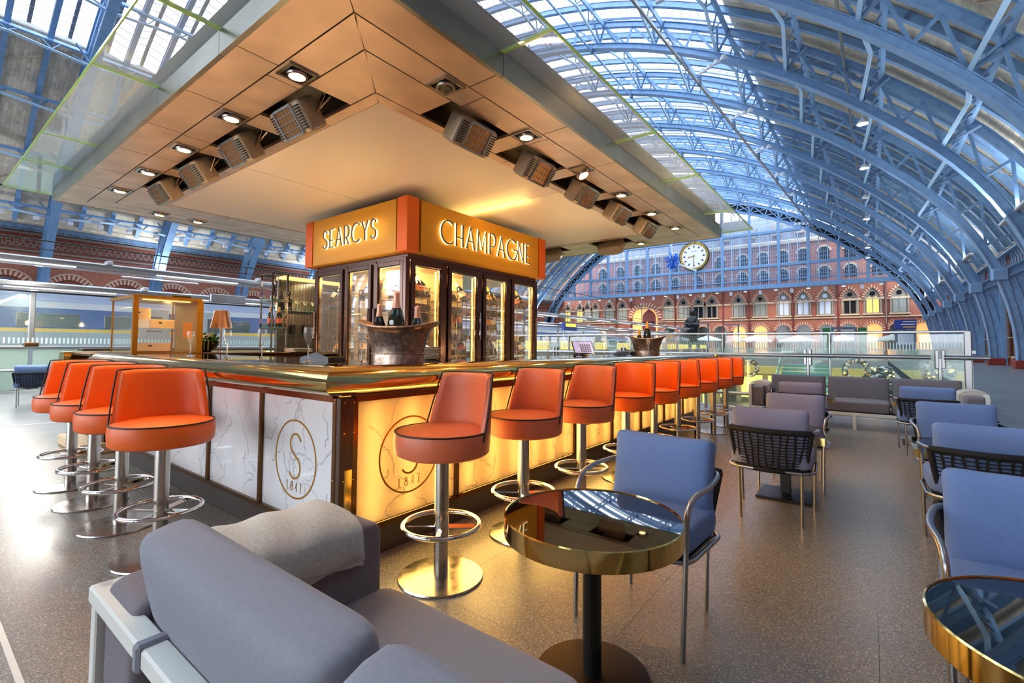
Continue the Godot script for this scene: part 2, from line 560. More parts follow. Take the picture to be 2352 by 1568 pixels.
	# station
	mat("train_white", Color(0.86, 0.88, 0.92), 0.25)
	mat("train_blue", Color(0.16, 0.32, 0.62), 0.2)
	mat("train_roof", Color(0.62, 0.66, 0.80), 0.35)
	mat("train_yellow", Color(0.98, 0.80, 0.08), 0.3)
	mat("train_grey", Color(0.66, 0.70, 0.72), 0.3)
	mat("train_glass", Color(0.20, 0.22, 0.23), 0.08)
	mat("rail_grey", Color(0.58, 0.59, 0.60), 0.3, 0.8)
	mat("asphalt", Color(0.24, 0.24, 0.25), 0.8)
	glow("strip_white", Color(1.0, 0.98, 0.94), 2.50)
	glow("flood_white", Color(0.95, 0.97, 1.0), 8.0)
	mat("lamp_housing", Color(0.78, 0.79, 0.82), 0.4)
	glow("spot_warm", Color(1.0, 0.76, 0.48), 6.0)
	mat("clock_face", Color(0.93, 0.93, 0.96), 0.5)
	mat("clock_ink", Color(0.10, 0.12, 0.20), 0.5)
	mat("sculpt_blue", Color(0.06, 0.40, 0.80), 0.3)
	mat("statue", Color(0.14, 0.15, 0.15), 0.35, 0.6)
	mat("banner_green", Color(0.10, 0.42, 0.20), 0.6)
	mat("kiosk_blue", Color(0.08, 0.20, 0.55), 0.4)
	mat("kiosk_grey", Color(0.30, 0.36, 0.46), 0.5)
	mat("canvas", Color(0.86, 0.88, 0.85), 0.9)
	glow("shop_glow", Color(0.86, 0.92, 0.50), 0.45)
	glow("yellow_glow", Color(1.0, 0.85, 0.30), 0.45)
	mat("stair_glass", Color(0.38, 0.66, 0.62), 0.15)
	mat("slab_edge", Color(0.58, 0.62, 0.62), 0.6)
	mat("cornice", Color(0.88, 0.82, 0.42), 0.6)
	mat("fir", Color(0.12, 0.25, 0.14), 0.8)
	mat("snow", Color(0.90, 0.93, 0.93), 0.8)
	glow("fairy", Color(1.0, 0.86, 0.45), 2.00)
	m = mat("crystal", Color(1, 1, 1, 0.0), 0.02)
	m.refraction_enabled = true; m.refraction_scale = 0.05
	glow("strip_soft", Color(1.0, 0.98, 0.94), 0.7)

# ---------------------------------------------------------------- floors and walls
func build_shell():
	var f := struct("floor")
	# terrazzo laid in slabs round the bar, narrow joints between them
	part("bed", bx(Vector3(-4.45, -0.16, -4.05), Vector3(25.7, 0.3, 13.7)), M.joint, f)
	var slab := bx(Vector3.ZERO, Vector3(0.8985, 0.06, 0.8985))
	var sm := slab.mesh()
	var nx := 20
	for i in nx:
		for j in 14:
			var x := -9.0 + 0.9 * i + 0.45
			var z := 1.45 - 0.9 * j - 0.0
			if x > 8.6 or z < -10.7: continue
			put("slab", sm, M.terrazzo, f, Transform3D(Basis(), Vector3(x, -0.03, z)))
	part("paving", bx(Vector3(-13.15, -0.03, -4.5), Vector3(8.3, 0.06, 12.8)), M.concourse, f)
	part("paving", bx(Vector3(-4.45, -0.05, 19.4), Vector3(25.7, 0.1, 35.0)), M.concourse, f)
	part("paving", bx(Vector3(4.85, -0.2, -36.4), Vector3(7.1, 0.4, 51.2)), M.concourse, f)
	part("paving", bx(Vector3(-15.15, -0.2, -36.4), Vector3(4.3, 0.4, 51.2)), M.concourse, f)
	part("paving", bx(Vector3(-28.0, -0.2, -82.75), Vector3(73.0, 0.4, 41.5)), M.concourse, f)
	part("floor_strip", bx(Vector3(-10.24, 0.001, -1.2), Vector3(0.05, 0.004, 3.6)), M.frame_white, f)
	part("floor_strip", bx(Vector3(-3.0, 0.001, -0.335), Vector3(3.4, 0.004, 0.02)), M.frame_white, f)
	var tr := struct("ground")
	part("track_bed", bx(Vector3(-40.9, -1.4, -13.0), Vector3(47.2, 0.4, 100.0)), M.asphalt, tr)
	part("platform_edge", bx(Vector3(-17.45, -0.7, -23.0), Vector3(0.3, 1.4, 78.0)), M.stone_grey, tr)
	build_wall_right()
	build_wall_left()
	var wb := struct("wall_back")  # unseen end wall added to hold back daylight from the open rear
	part("brickwork", bx(Vector3(-28.0, 22.0, 36.6), Vector3(76.0, 20.0, 0.6)), M.brick, wb)
	for x in [-58.0, -28.0, 2.0]: part("pier", bx(Vector3(x, 6.0, 36.6), Vector3(3.0, 12.0, 0.6)), M.brick, wb)

func pointed(w: float, h: float, rise: float, k := 10) -> PackedVector2Array:
	# outline of a two-centred arch opening, base at y = 0, centred on x = 0
	var p := PackedVector2Array([Vector2(-w, 0), Vector2(w, 0)])
	for i in k + 1:
		var t := float(i) / k
		p.append(Vector2(w * cos(t * PI / 2) if rise <= w * 1.02 else w * (1.0 - pow(t, 1.9)), h + rise * (sin(t * PI / 2) if rise <= w * 1.02 else pow(t, 0.86))))
	for i in range(k - 1, -1, -1):
		var q := p[2 + i]
		p.append(Vector2(-q.x, q.y))
	return p

func arch_ring(b: MB, w: float, h: float, rise: float, thick: float, depth: float, xf: Transform3D, first := 0, step := 1, k := 14):
	# wedge stones along the top of that arch; every step-th one
	var inner := pointed(w, h, rise, k)
	var outer := pointed(w + thick, h, rise + thick, k)
	for i in range(2 + first, inner.size() - 1, step):
		b.prism(PackedVector2Array([inner[i], outer[i], outer[i + 1], inner[i + 1]]), depth, xf)

func build_wall_right():
	var w := struct("wall_right")
	part("brickwork", bx(Vector3(9.5, 4.5, -33.0), Vector3(0.9, 9.4, 140.0)), M.brick, w)
	part("eaves_beam", bx(Vector3(8.75, 9.0, -43.0), Vector3(0.6, 0.5, 115.0)), M.iron, w)
	var face := Basis(Vector3.UP, -PI / 2)                            # local z looks to -x
	for k in 7:
		var zc := RIB0 + BAY * (k + 0.5) + BAY * 2
		for d in [-2.0, 2.0]:
			var xf := Transform3D(face, Vector3(9.1, 0, zc + d))
			var a := MB.new()
			a.prism(pointed(1.15, 4.2, 2.1), 0.12, xf)
			part("arch_recess", a, M.window_dark if k % 2 else M.brick_dark, w)
			var s := MB.new(); arch_ring(s, 1.15, 4.2, 2.1, 0.42, 0.22, xf, 0, 2)
			part("arch_stone", s, M.stone, w)
			var s2 := MB.new(); arch_ring(s2, 1.15, 4.2, 2.1, 0.42, 0.22, xf, 1, 2)
			part("arch_stone", s2, M.stone_red, w)
		for d in [-0.55, 0.55, -3.45, 3.45]:
			part("shaft", lathed([Vector2(0.26, 0.55), Vector2(0.17, 0.65), Vector2(0.15, 0.8), Vector2(0.15, 3.85), Vector2(0.24, 4.05), Vector2(0.26, 4.25)], 12), M.shaft, w).position = Vector3(8.85, 0, zc + d)
			part("shaft_ring", lathed([Vector2(0.16, 2.1), Vector2(0.21, 2.14), Vector2(0.21, 2.2), Vector2(0.16, 2.24)], 12), M.stone, w).position = Vector3(8.85, 0, zc + d)
			part("base_block", bx(Vector3(8.85, 0.28, zc + d), Vector3(0.62, 0.56, 0.62), 0.05), M.stone_red, w)
			part("base_cap", bx(Vector3(8.85, 0.62, zc + d), Vector3(0.56, 0.16, 0.56), 0.03), M.stone, w)
		# pierced scrollwork panel under the eaves
		var sc := MB.new()
		for i in 9:
			var zz := zc - 3.4 + i * 0.85
			for q in [[0.0, 0.36], [0.75, 0.30], [-0.75, 0.30]]:
				var ring := []
				for j in 12: ring.append(Vector3(8.75, 7.9 + q[0] + sin(TAU * j / 12) * q[1], zz + cos(TAU * j / 12) * q[1]))
				sc.tube(ring, 0.05, 5, true)
		part("scrollwork", sc, M.iron, w, "", "stuff")
		part("plinth", bx(Vector3(8.95, 0.12, zc), Vector3(0.5, 0.24, BAY - 1.2), 0.03), M.stone_red, w)

func build_wall_left():
	var w := struct("wall_left")
	part("brickwork", bx(Vector3(-65.3, 5.4, -33.0), Vector3(0.9, 14.2, 140.0)), M.brick, w)
	part("eaves_beam", bx(Vector3(-64.5, 12.4, -43.0), Vector3(0.6, 0.5, 115.0)), M.iron, w)
	part("eaves_soffit", bx(Vector3(-63.6, 12.62, -33.0), Vector3(3.6, 0.12, 140.0)), M.boards, w)
	part("frieze", bx(Vector3(-64.8, 10.95, -43.0), Vector3(0.16, 1.5, 115.0)), M.brick_dark, w)
	part("string_course", bx(Vector3(-64.75, 11.8, -43.0), Vector3(0.3, 0.2, 115.0)), M.stone_grey, w)
	part("string_course", bx(Vector3(-64.75, 10.1, -43.0), Vector3(0.3, 0.16, 115.0)), M.stone_grey, w)
	var face := Basis(Vector3.UP, PI / 2)                             # local z looks to +x
	for k in range(4, 11):
		var zc := RIB0 + BAY * (k + 0.5)
		for d in [-2.25, 2.25]:
			var xf := Transform3D(face, Vector3(-64.85, 3.5, zc + d))
			var a := MB.new(); a.prism(pointed(1.5, 2.6, 1.5), 0.06, xf)
			part("arch_recess", a, M.brick_dark, w)
			var s := MB.new(); arch_ring(s, 1.5, 2.6, 1.5, 0.5, 0.2, xf, 0, 2, 16)
			part("arch_stone", s, M.stone, w)
			var s2 := MB.new(); arch_ring(s2, 1.5, 2.6, 1.5, 0.5, 0.2, xf, 1, 2, 16)
			part("arch_stone", s2, M.stone_red, w)
			var s3 := MB.new(); arch_ring(s3, 2.0, 2.6, 2.0, 0.12, 0.26, xf, 0, 1, 16)
			part("arch_moulding", s3, M.stone, w)
		if k % 3 == 1:
			var ro := MB.new()
			for i in 6:
				var c := Vector3(-64.7, 6.7 + 0.42 * sin(TAU * i / 6), zc - 2.25 + 0.5 * cos(TAU * i / 6))
				var ring := []
				for j in 14: ring.append(c + Vector3(0, sin(TAU * j / 14) * 0.24, cos(TAU * j / 14) * 0.24))
				ro.tube(ring, 0.06, 5, true)
			part("rose_tracery", ro, M.iron_dark, w)
		# iron lattice valance along the eaves and diamond diaper on the frieze
		var va := MB.new()
		for i in 28:
			var z0 := zc - BAY / 2 + BAY * i / 28.0
			var z1 := z0 + BAY / 28.0
			var y0 := 12.05 if i % 2 else 12.4
			var y1 := 12.4 if i % 2 else 12.05
			va.bar(Vector3(-64.2, y0, z0), Vector3(-64.2, y1, z1), 0.05, 0.07)
		va.box(Vector3(-64.2, 12.0, zc), Vector3(0.08, 0.08, BAY)); va.box(Vector3(-64.2, 12.45, zc), Vector3(0.08, 0.08, BAY))
		part("valance", va, M.iron, w)
		var di := MB.new()
		for i in 18:
			var z0 := zc - BAY / 2 + BAY * i / 18.0
			di.bar(Vector3(-64.7, 10.5, z0), Vector3(-64.7, 11.4, z0 + BAY / 18.0), 0.04, 0.1)
			di.bar(Vector3(-64.7, 11.4, z0), Vector3(-64.7, 10.5, z0 + BAY / 18.0), 0.04, 0.1)
		part("diaper_work", di, M.stone_grey, w)

# ---------------------------------------------------------------- iron roof
func rib_at(q: float, off: float) -> Vector2:
	# q: arc length from the right springing over the crown to the left one; off: distance outside the arch
	var s := minf(q, 2.0 * LH - q)
	var side := 1.0 if q <= LH else -1.0
	var p: Vector2
	if s < L1:
		var a := A0 + s / R1
		p = C1 + (R1 + off) * Vector2(cos(a), sin(a))
	else:
		var a := PHI + (s - L1) / R2
		p = C2 + (R2 + off) * Vector2(cos(a), sin(a))
	if p.x < 0.0: p.x = 0.0
	return Vector2(CX + side * p.x, p.y)

func r3(q: float, off: float, z: float) -> Vector3:
	var p := rib_at(q, off)
	return Vector3(p.x, p.y, z)

func arc_strip(b: MB, q0: float, q1: float, k: int, o0: float, o1: float, zc: float, w: float):
	var rings := []
	for i in k + 1:
		var q := lerpf(q0, q1, float(i) / k)
		rings.append([r3(q, o0, zc + w / 2), r3(q, o0, zc - w / 2), r3(q, o1, zc - w / 2), r3(q, o1, zc + w / 2)])
	b.loft(rings, true, true, false, false)

func build_roof():
	var ord := ["holding the clock screen", "next to the clock screen", "third from the clock screen", "fourth from the clock screen", "fifth from the clock screen", "sixth from the clock screen", "seventh from the clock screen",
		"springing just past the end of the glass balustrade", "one bay nearer than the balustrade end", "over the far end of the bar canopy", "rising behind the train at the bar's near corner", "passing over the near seats", "behind the viewer over the platform", "second behind the viewer", "third behind the viewer", "last behind the viewer"]
	for k in 16:
		var z := RIB0 + BAY * k
		var rib := thing("roof_rib", "blue riveted iron arch rib " + ord[k], "roof rib", Vector3.ZERO, 0.0, "main ribs of the train shed")
		var lo := MB.new()
		arc_strip(lo, 0.0, 2 * LH, 72, 0.0, 0.06, z, 0.62)
		arc_strip(lo, 0.0, 2 * LH, 72, 0.06, 0.42, z, 0.34)
		arc_strip(lo, 5.0, 2 * LH - 5.0, 68, 0.42, 0.47, z, 0.52)
		part("lower_chord", lo, M.iron, rib)
		var hi := MB.new()
		arc_strip(hi, 6.2, 2 * LH - 6.2, 68, 1.75, 2.1, z, 0.34)
		arc_strip(hi, 6.2, 2 * LH - 6.2, 68, 2.1, 2.16, z, 0.56)
		part("upper_chord", hi, M.iron, rib)
		# lattice
		var step: float = (PUR[1] - PUR[0]) / 2.0
		var qs := []
		var q: float = PUR[0] - 2.0 * step
		while q < 2.0 * LH - PUR[0] + 2.1 * step:
			qs.append(q); q += step
		var near_rib := k >= 4 and k < 11
		var joined := MB.new()
		for i in qs.size():
			var a := r3(qs[i], 0.45, z)
			var b := r3(qs[i], 1.78, z)
			if near_rib: stick("post", a, b, 0.13, 0.16, M.iron, rib)
			else: joined.bar(a, b, 0.13, 0.16)
			if i + 1 < qs.size():
				var c := r3(qs[i + 1], 1.78, z)
				var d := r3(qs[i + 1], 0.45, z)
				if near_rib: stick("brace", a, c, 0.10, 0.15, M.iron, rib)
				else: joined.bar(a, c, 0.10, 0.15)
				if k == 0: joined.bar(b, d, 0.10, 0.15)
		if not near_rib: part("lattice", joined, M.iron, rib, "", "stuff")
		# plated haunches down to the ground, with pilaster, shoulder beam and red foot
		for side in [1.0, -1.0]:
			var hp := PackedVector2Array()
			for i in 9:
				var p := rib_at(6.3 * i / 8.0, 0.06)
				hp.append(Vector2(p.x - CX, p.y))
			hp.append(Vector2(36.15, 6.6)); hp.append(Vector2(36.15, 0.0))
			if side < 0:
				for i in hp.size(): hp[i].x = -hp[i].x
			var web := MB.new(); web.prism(hp, 0.12, Transform3D(Basis(), Vector3(CX, 0, z - 0.06)))
			part("haunch_plate", web, M.iron, rib)
			part("pilaster", bx(Vector3(CX + side * 36.2, 3.5, z), Vector3(0.34, 7.0, 0.62), 0.02), M.iron, rib)
			var st := MB.new()
			for o in [0.75]: arc_strip(st, 0.4, 5.9, 8, o, o + 0.08, z, 0.4)
			if side < 0:
				st = MB.new(); arc_strip(st, 2 * LH - 5.9, 2 * LH - 0.4, 8, 0.75, 0.83, z, 0.4)
			part("stiffener", st, M.iron, rib)
			var g := rib_at(6.2 if side > 0 else 2 * LH - 6.2, 0.25)
			part("shoulder_block", bx(Vector3(g.x, g.y, z), Vector3(0.75, 0.8, 0.8), 0.05), M.iron, rib)
			var sb := MB.new()
			sb.bar(Vector3(g.x, g.y + 0.25, z), Vector3(CX + side * 36.4, g.y + 1.15, z), 0.62, 0.12)
			sb.bar(Vector3(g.x, g.y - 0.3, z), Vector3(CX + side * 36.4, g.y + 0.5, z), 0.62, 0.12)
			sb.bar(Vector3(g.x, g.y, z), Vector3(CX + side * 36.4, g.y + 0.85, z), 0.2, 0.6)
			part("shoulder_beam", sb, M.iron, rib)
			part("foot_block", bx(Vector3(CX + side * 35.75, 0.27, z), Vector3(0.98, 0.54, 0.8), 0.03), M.base_red, rib)
	var c := struct("ceiling")
	# purlins: a straight top chord and, in every bay, a pair of knee braces bent up to it
	var lines := []
	for k in 8: lines.append(PUR[k])
	for k in range(6, -1, -1): lines.append(2 * LH - PUR[k])
	var zn := RIB0 + BAY * 15
	for i in lines.size():
		var q: float = lines[i]
		var up3 := (r3(q, 1.0, 0) - r3(q, 0.0, 0)).normalized()
		var top := MB.new()
		top.bar(r3(q, 1.92, RIB0), r3(q, 1.92, zn), 0.16, 0.30, up3)
		part("purlin", top, M.iron, c)
		for k in 12:
			if i > 9 and k < 6: continue
			var z0 := RIB0 + BAY * k
			var zm := z0 + BAY / 2
			var kn := MB.new()
			kn.bar(r3(q, 0.4, z0), r3(q, 1.15, zm), 0.20, 0.05, up3)
			kn.bar(r3(q, 1.15, zm), r3(q, 0.4, z0 + BAY), 0.20, 0.05, up3)
			kn.bar(r3(q, 0.46, z0), r3(q, 1.21, zm), 0.07, 0.16, up3)
			kn.bar(r3(q, 1.21, zm), r3(q, 0.46, z0 + BAY), 0.07, 0.16, up3)
			part("purlin_tie", kn, M.iron_pale, c)
			var vs := MB.new()
			for t in [0.25, 0.5, 0.75]:
				var zz: float = z0 + BAY * t
				var ob: float = 0.5 + 0.75 * (1.0 - absf(t - 0.5) * 2.0)
				vs.bar(r3(q, ob, zz), r3(q, 1.8, zz - 0.55), 0.08, 0.08, up3)
				vs.bar(r3(q, ob, zz), r3(q, 1.8, zz + 0.55), 0.08, 0.08, up3)
			# V struts at the rib, spreading to the purlin
			vs.bar(r3(q, 0.5, z0), r3(q + 0.55, 1.85, z0 + 0.9), 0.12, 0.12, up3)
			vs.bar(r3(q, 0.5, z0), r3(q - 0.55, 1.85, z0 + 0.9), 0.12, 0.12, up3)
			part("purlin_strut", vs, M.iron_dark, c)
	# rafters, boards and ridge-and-furrow glazing, bay by bay
	var qb0 := 8.0
	var qg0: float = PUR[3]
	for k in 15:
		var z0 := RIB0 + BAY * k
		for j in range(1, 4):
			var ra := MB.new()
			arc_strip(ra, qb0, 2 * LH - 11.8, 40, 2.1, 2.45, z0 + BAY * j / 4.0, 0.2)
			arc_strip(ra, qb0, 2 * LH - 11.8, 40, 2.05, 2.1, z0 + BAY * j / 4.0, 0.34)
			part("rafter", ra, M.iron, c)
		for sd in 2:
			var bo := MB.new()
			if sd == 0: arc_strip(bo, qb0, qg0, 12, 2.5, 2.68, z0 + BAY / 2, BAY)
			else: arc_strip(bo, 2 * LH - qg0, 2 * LH - 11.6, 12, 2.5, 2.68, z0 + BAY / 2, BAY)
			part("roof_boarding", bo, M.boards, c)
			if k % 2 == 0:
				var wb := MB.new()
				for t in 3:
					var qa: float = lerpf(qb0 + 0.5, qg0 - 0.5, t / 3.0) if sd == 0 else 2 * LH - lerpf(12.0, qg0 - 0.5, t / 3.0)
					var qc: float = lerpf(qb0 + 0.5, qg0 - 0.5, (t + 1) / 3.0) if sd == 0 else 2 * LH - lerpf(12.0, qg0 - 0.5, (t + 1) / 3.0)
					wb.bar(r3(qa, 2.44, z0 + (0.3 if t % 2 else BAY - 0.3)), r3(qc, 2.44, z0 + (BAY - 0.3 if t % 2 else 0.3)), 0.12, 0.04)
				part("wind_brace", wb, M.stone, c)
		var bars := MB.new()
		var ridge := MB.new()
		var far := MB.new()
		for j in 4:
			var za := z0 + BAY * j / 4.0
			var zb := za + BAY / 8.0
			var zc := za + BAY / 4.0
			arc_strip(ridge, qg0, 2 * LH - qg0, 24, 3.02, 3.16, zb, 0.24)
			arc_strip(bars, qg0, 2 * LH - qg0, 24, 2.46, 2.58, za, 0.3)
			for q in [qg0, 2 * LH - qg0]:
				bars.quad(r3(q, 2.5, za), r3(q, 2.5, zb), r3(q, 3.1, zb), r3(q, 2.56, za))
				bars.quad(r3(q, 2.5, zb), r3(q, 2.5, zc), r3(q, 2.56, zc), r3(q, 3.1, zb))
				bars.quad(r3(q, 2.56, za), r3(q, 3.1, zb), r3(q, 2.5, zb), r3(q, 2.5, za))
				bars.quad(r3(q, 3.1, zb), r3(q, 2.56, zc), r3(q, 2.5, zc), r3(q, 2.5, zb))
			for sl in 2:
				var zl := za if sl == 0 else zc
				var t := 0.0
				var ql := 2 * LH - 2 * qg0
				var nb := 64
				for i in nb + 1:
					var q := qg0 + ql * i / nb
					bars.bar(r3(q, 2.55, zl), r3(q, 3.06, zb), 0.045, 0.05, Vector3(0, 0.4, 0.9))
				for i in 8:
					var pa: float = qg0 + ql * i / 8.0
					var pb: float = qg0 + ql * (i + 1) / 8.0
					var pm := (pa + pb) / 2
					var pane := far if k < 6 else MB.new()
					pane.quad(r3(pa, 2.58, zl), r3(pm, 2.58, zl), r3(pm, 3.09, zb), r3(pa, 3.09, zb))
					pane.quad(r3(pm, 2.58, zl), r3(pb, 2.58, zl), r3(pb, 3.09, zb), r3(pm, 3.09, zb))
					if k >= 6 and k < 10: part("glass_pane", pane, M.roof_pane, c)
					elif k >= 10:
						far.v.append_array(pane.v); var base := far.n.size(); far.n.append_array(pane.n)
						for id in pane.ix: far.ix.append(base + id)
		if far.v.size(): part("glass_panes", far, M.roof_pane, c, "", "stuff")
		part("glazing_bars", bars, M.bar_white, c, "", "stuff")
		part("ridge_board", ridge, M.ridge, c)
	# maintenance rails slung under the ribs
	var rails := [[Vector3(-6.7, 20.6, -97.5), Vector3(-10.4, 20.6, -21.5), "grey", "grey inspection rail under the arch, running to the clock screen's sloping edge", 0.16], [Vector3(-20.4, 26.4, -97.5), Vector3(-18.1, 26.4, -22.0), "blue", "blue inspection tube running under the crown towards the clock screen", 0.14],
		[Vector3(-0.3, 18.6, -97.5), Vector3(-1.15, 18.6, -21.0), "grey", "grey inspection rail hanging lowest, down the flank beside the lit floodlights", 0.16]]
	for r in rails:
		var t := thing("inspection_rail", r[3], "rail")
		var b := MB.new(); b.bar(r[0], r[1], r[4], r[4] * 1.2, Vector3.UP, 0.03)
		part("tube", b, M.iron if r[2] == "blue" else M.rail_grey, t)
		var cl := MB.new()
		for k in range(1, 8):
			var z := RIB0 + BAY * k
			var f: float = (z - r[0].z) / (r[1].z - r[0].z)
			var p: Vector3 = r[0].lerp(r[1], f)
			cl.box(p + Vector3(0, 0.25, 0), Vector3(0.26, 0.7, 0.4), Basis(), 0.04)
		part("clamps", cl, M.iron_dark, t, "", "stuff")
	roof_lamps()
	# long trough uplighters added on the shoulder beams to brighten boards and ribs
	for sd in 2:
		for k in 6:
			var z := RIB0 + BAY * (2.0 * k + 1.0)
			var p := r3(8.6, 0.55, z) if sd == 0 else r3(2 * LH - 8.6, -0.5, z)
			var nm := "far" if sd else "seating-side"
			var t := thing("uplighter", "added fill trough lighting the %s roof flank, bay pair %s from the clock" % [nm, ["one", "two", "three", "four", "five", "six"][k]], "uplighter", p)
			part("trough", bx(Vector3(0, -0.08, 0), Vector3(0.34, 0.16, 7.0), 0.03), M.lamp_housing, t)
			part("lamp", bx(Vector3(0, 0.005, 0), Vector3(0.24, 0.02, 6.8)), M.strip_white, t)
			lamp_area(p + Vector3(0, 0.04, 0), p + Vector3(-0.8 if sd == 0 else 0.8, 1.0, 0) * 10.0, Vector2(0.3, 6.8), Color(0.95, 0.97, 1.0), 65.0)

func roof_lamps():
	var places := ["beside the clock screen", "on the second rib from the clock screen", "on the third rib from the clock screen", "on the fourth rib from the clock screen", "on the fifth rib from the clock screen", "on the sixth rib from the clock screen", "above the balustrade end, its rib crossing the grey rail", "highest of the row above the lounge chairs"]
	for k in 8:
		var z := RIB0 + BAY * (k + 0.0)
		var p := r3(PUR[1] - 0.9, -0.45, z)
		var lit := k in [1, 2, 4, 6, 7]
		var t := thing("floodlight", ("lit floodlight under the roof rib, " if lit else "unlit floodlight under the roof rib, ") + places[k], "floodlight", p, 0.0, "floodlights down the right flank of the roof")
		part("bracket", bx(Vector3(0, 0.42, 0), Vector3(0.06, 0.5, 0.06)), M.lamp_housing, t)
		part("housing", lathed([Vector2(0.30, -0.12), Vector2(0.31, -0.08), Vector2(0.2, 0.1), Vector2(0.1, 0.2), Vector2(0.0, 0.22)], 16), M.lamp_housing, t)
		part("lamp", lathed([Vector2(0.0, -0.1), Vector2(0.28, -0.1), Vector2(0.0, -0.09)], 16), M.flood_white if lit else M.lamp_housing, t)
		if lit: lamp_spot(p + Vector3(0, -0.16, 0), p + Vector3(0, -10, 0), Color(0.95, 0.97, 1.0), 10.0, 75.0, 0.25)
	for k in range(1, 9):
		var z := RIB0 + BAY * k
		var p := r3(PUR[3] - 0.4, -0.4, z)
		for j in 4:
			var t := thing("floodlight", "unlit floodlight in the four-lamp cluster where boards meet glass, rib %s from clock" % ["two", "three", "four", "five", "six", "seven", "eight", "nine"][k - 1], "floodlight", p + Vector3(0.62 * j - 0.9, -0.2 * j, 0.62 * j), 0.0, "floodlight cluster on rib %d" % k)
			t.rotation = Vector3(0.35, 0.4, 0.2)
			part("housing", lathed([Vector2(0.27, -0.12), Vector2(0.28, -0.08), Vector2(0.18, 0.1), Vector2(0.09, 0.2), Vector2(0.0, 0.22)], 12), M.lamp_housing, t)
			part("lens", lathed([Vector2(0.0, -0.115), Vector2(0.26, -0.11), Vector2(0.0, -0.10)], 12), M.rail_grey, t)
	# white box lamps along the second purlin of the far-left flank
	var q: float = 2 * LH - PUR[0]
	for k in range(6, 11):
		for j in 4:
			var zz := RIB0 + BAY * k + BAY * (j + 0.5) / 4.0
			var b := bx(Vector3.ZERO, Vector3(0.34, 0.34, 0.42), 0.03)
			one("box_lamp", b, M.lamp_housing, "small white box lamp under the pale purlin tie beyond the trains", "lamp", r3(q, 0.35 + 0.6 * (1.0 - absf((j + 0.5) / 4.0 - 0.5) * 2.0), zz) - Vector3(0, 0.3, 0), "box lamps on the far purlin")

# ---------------------------------------------------------------- clock screen and the brick front behind it
func under_arch(x: float, off := 0.0) -> float:
	# height of the arch's underside at that x
	var lo := 0.0
	var hi := LH
	for i in 40:
		var m := (lo + hi) / 2
		if rib_at(m, off).x - CX > absf(x - CX): lo = m
		else: hi = m
	return rib_at(lo, off).y

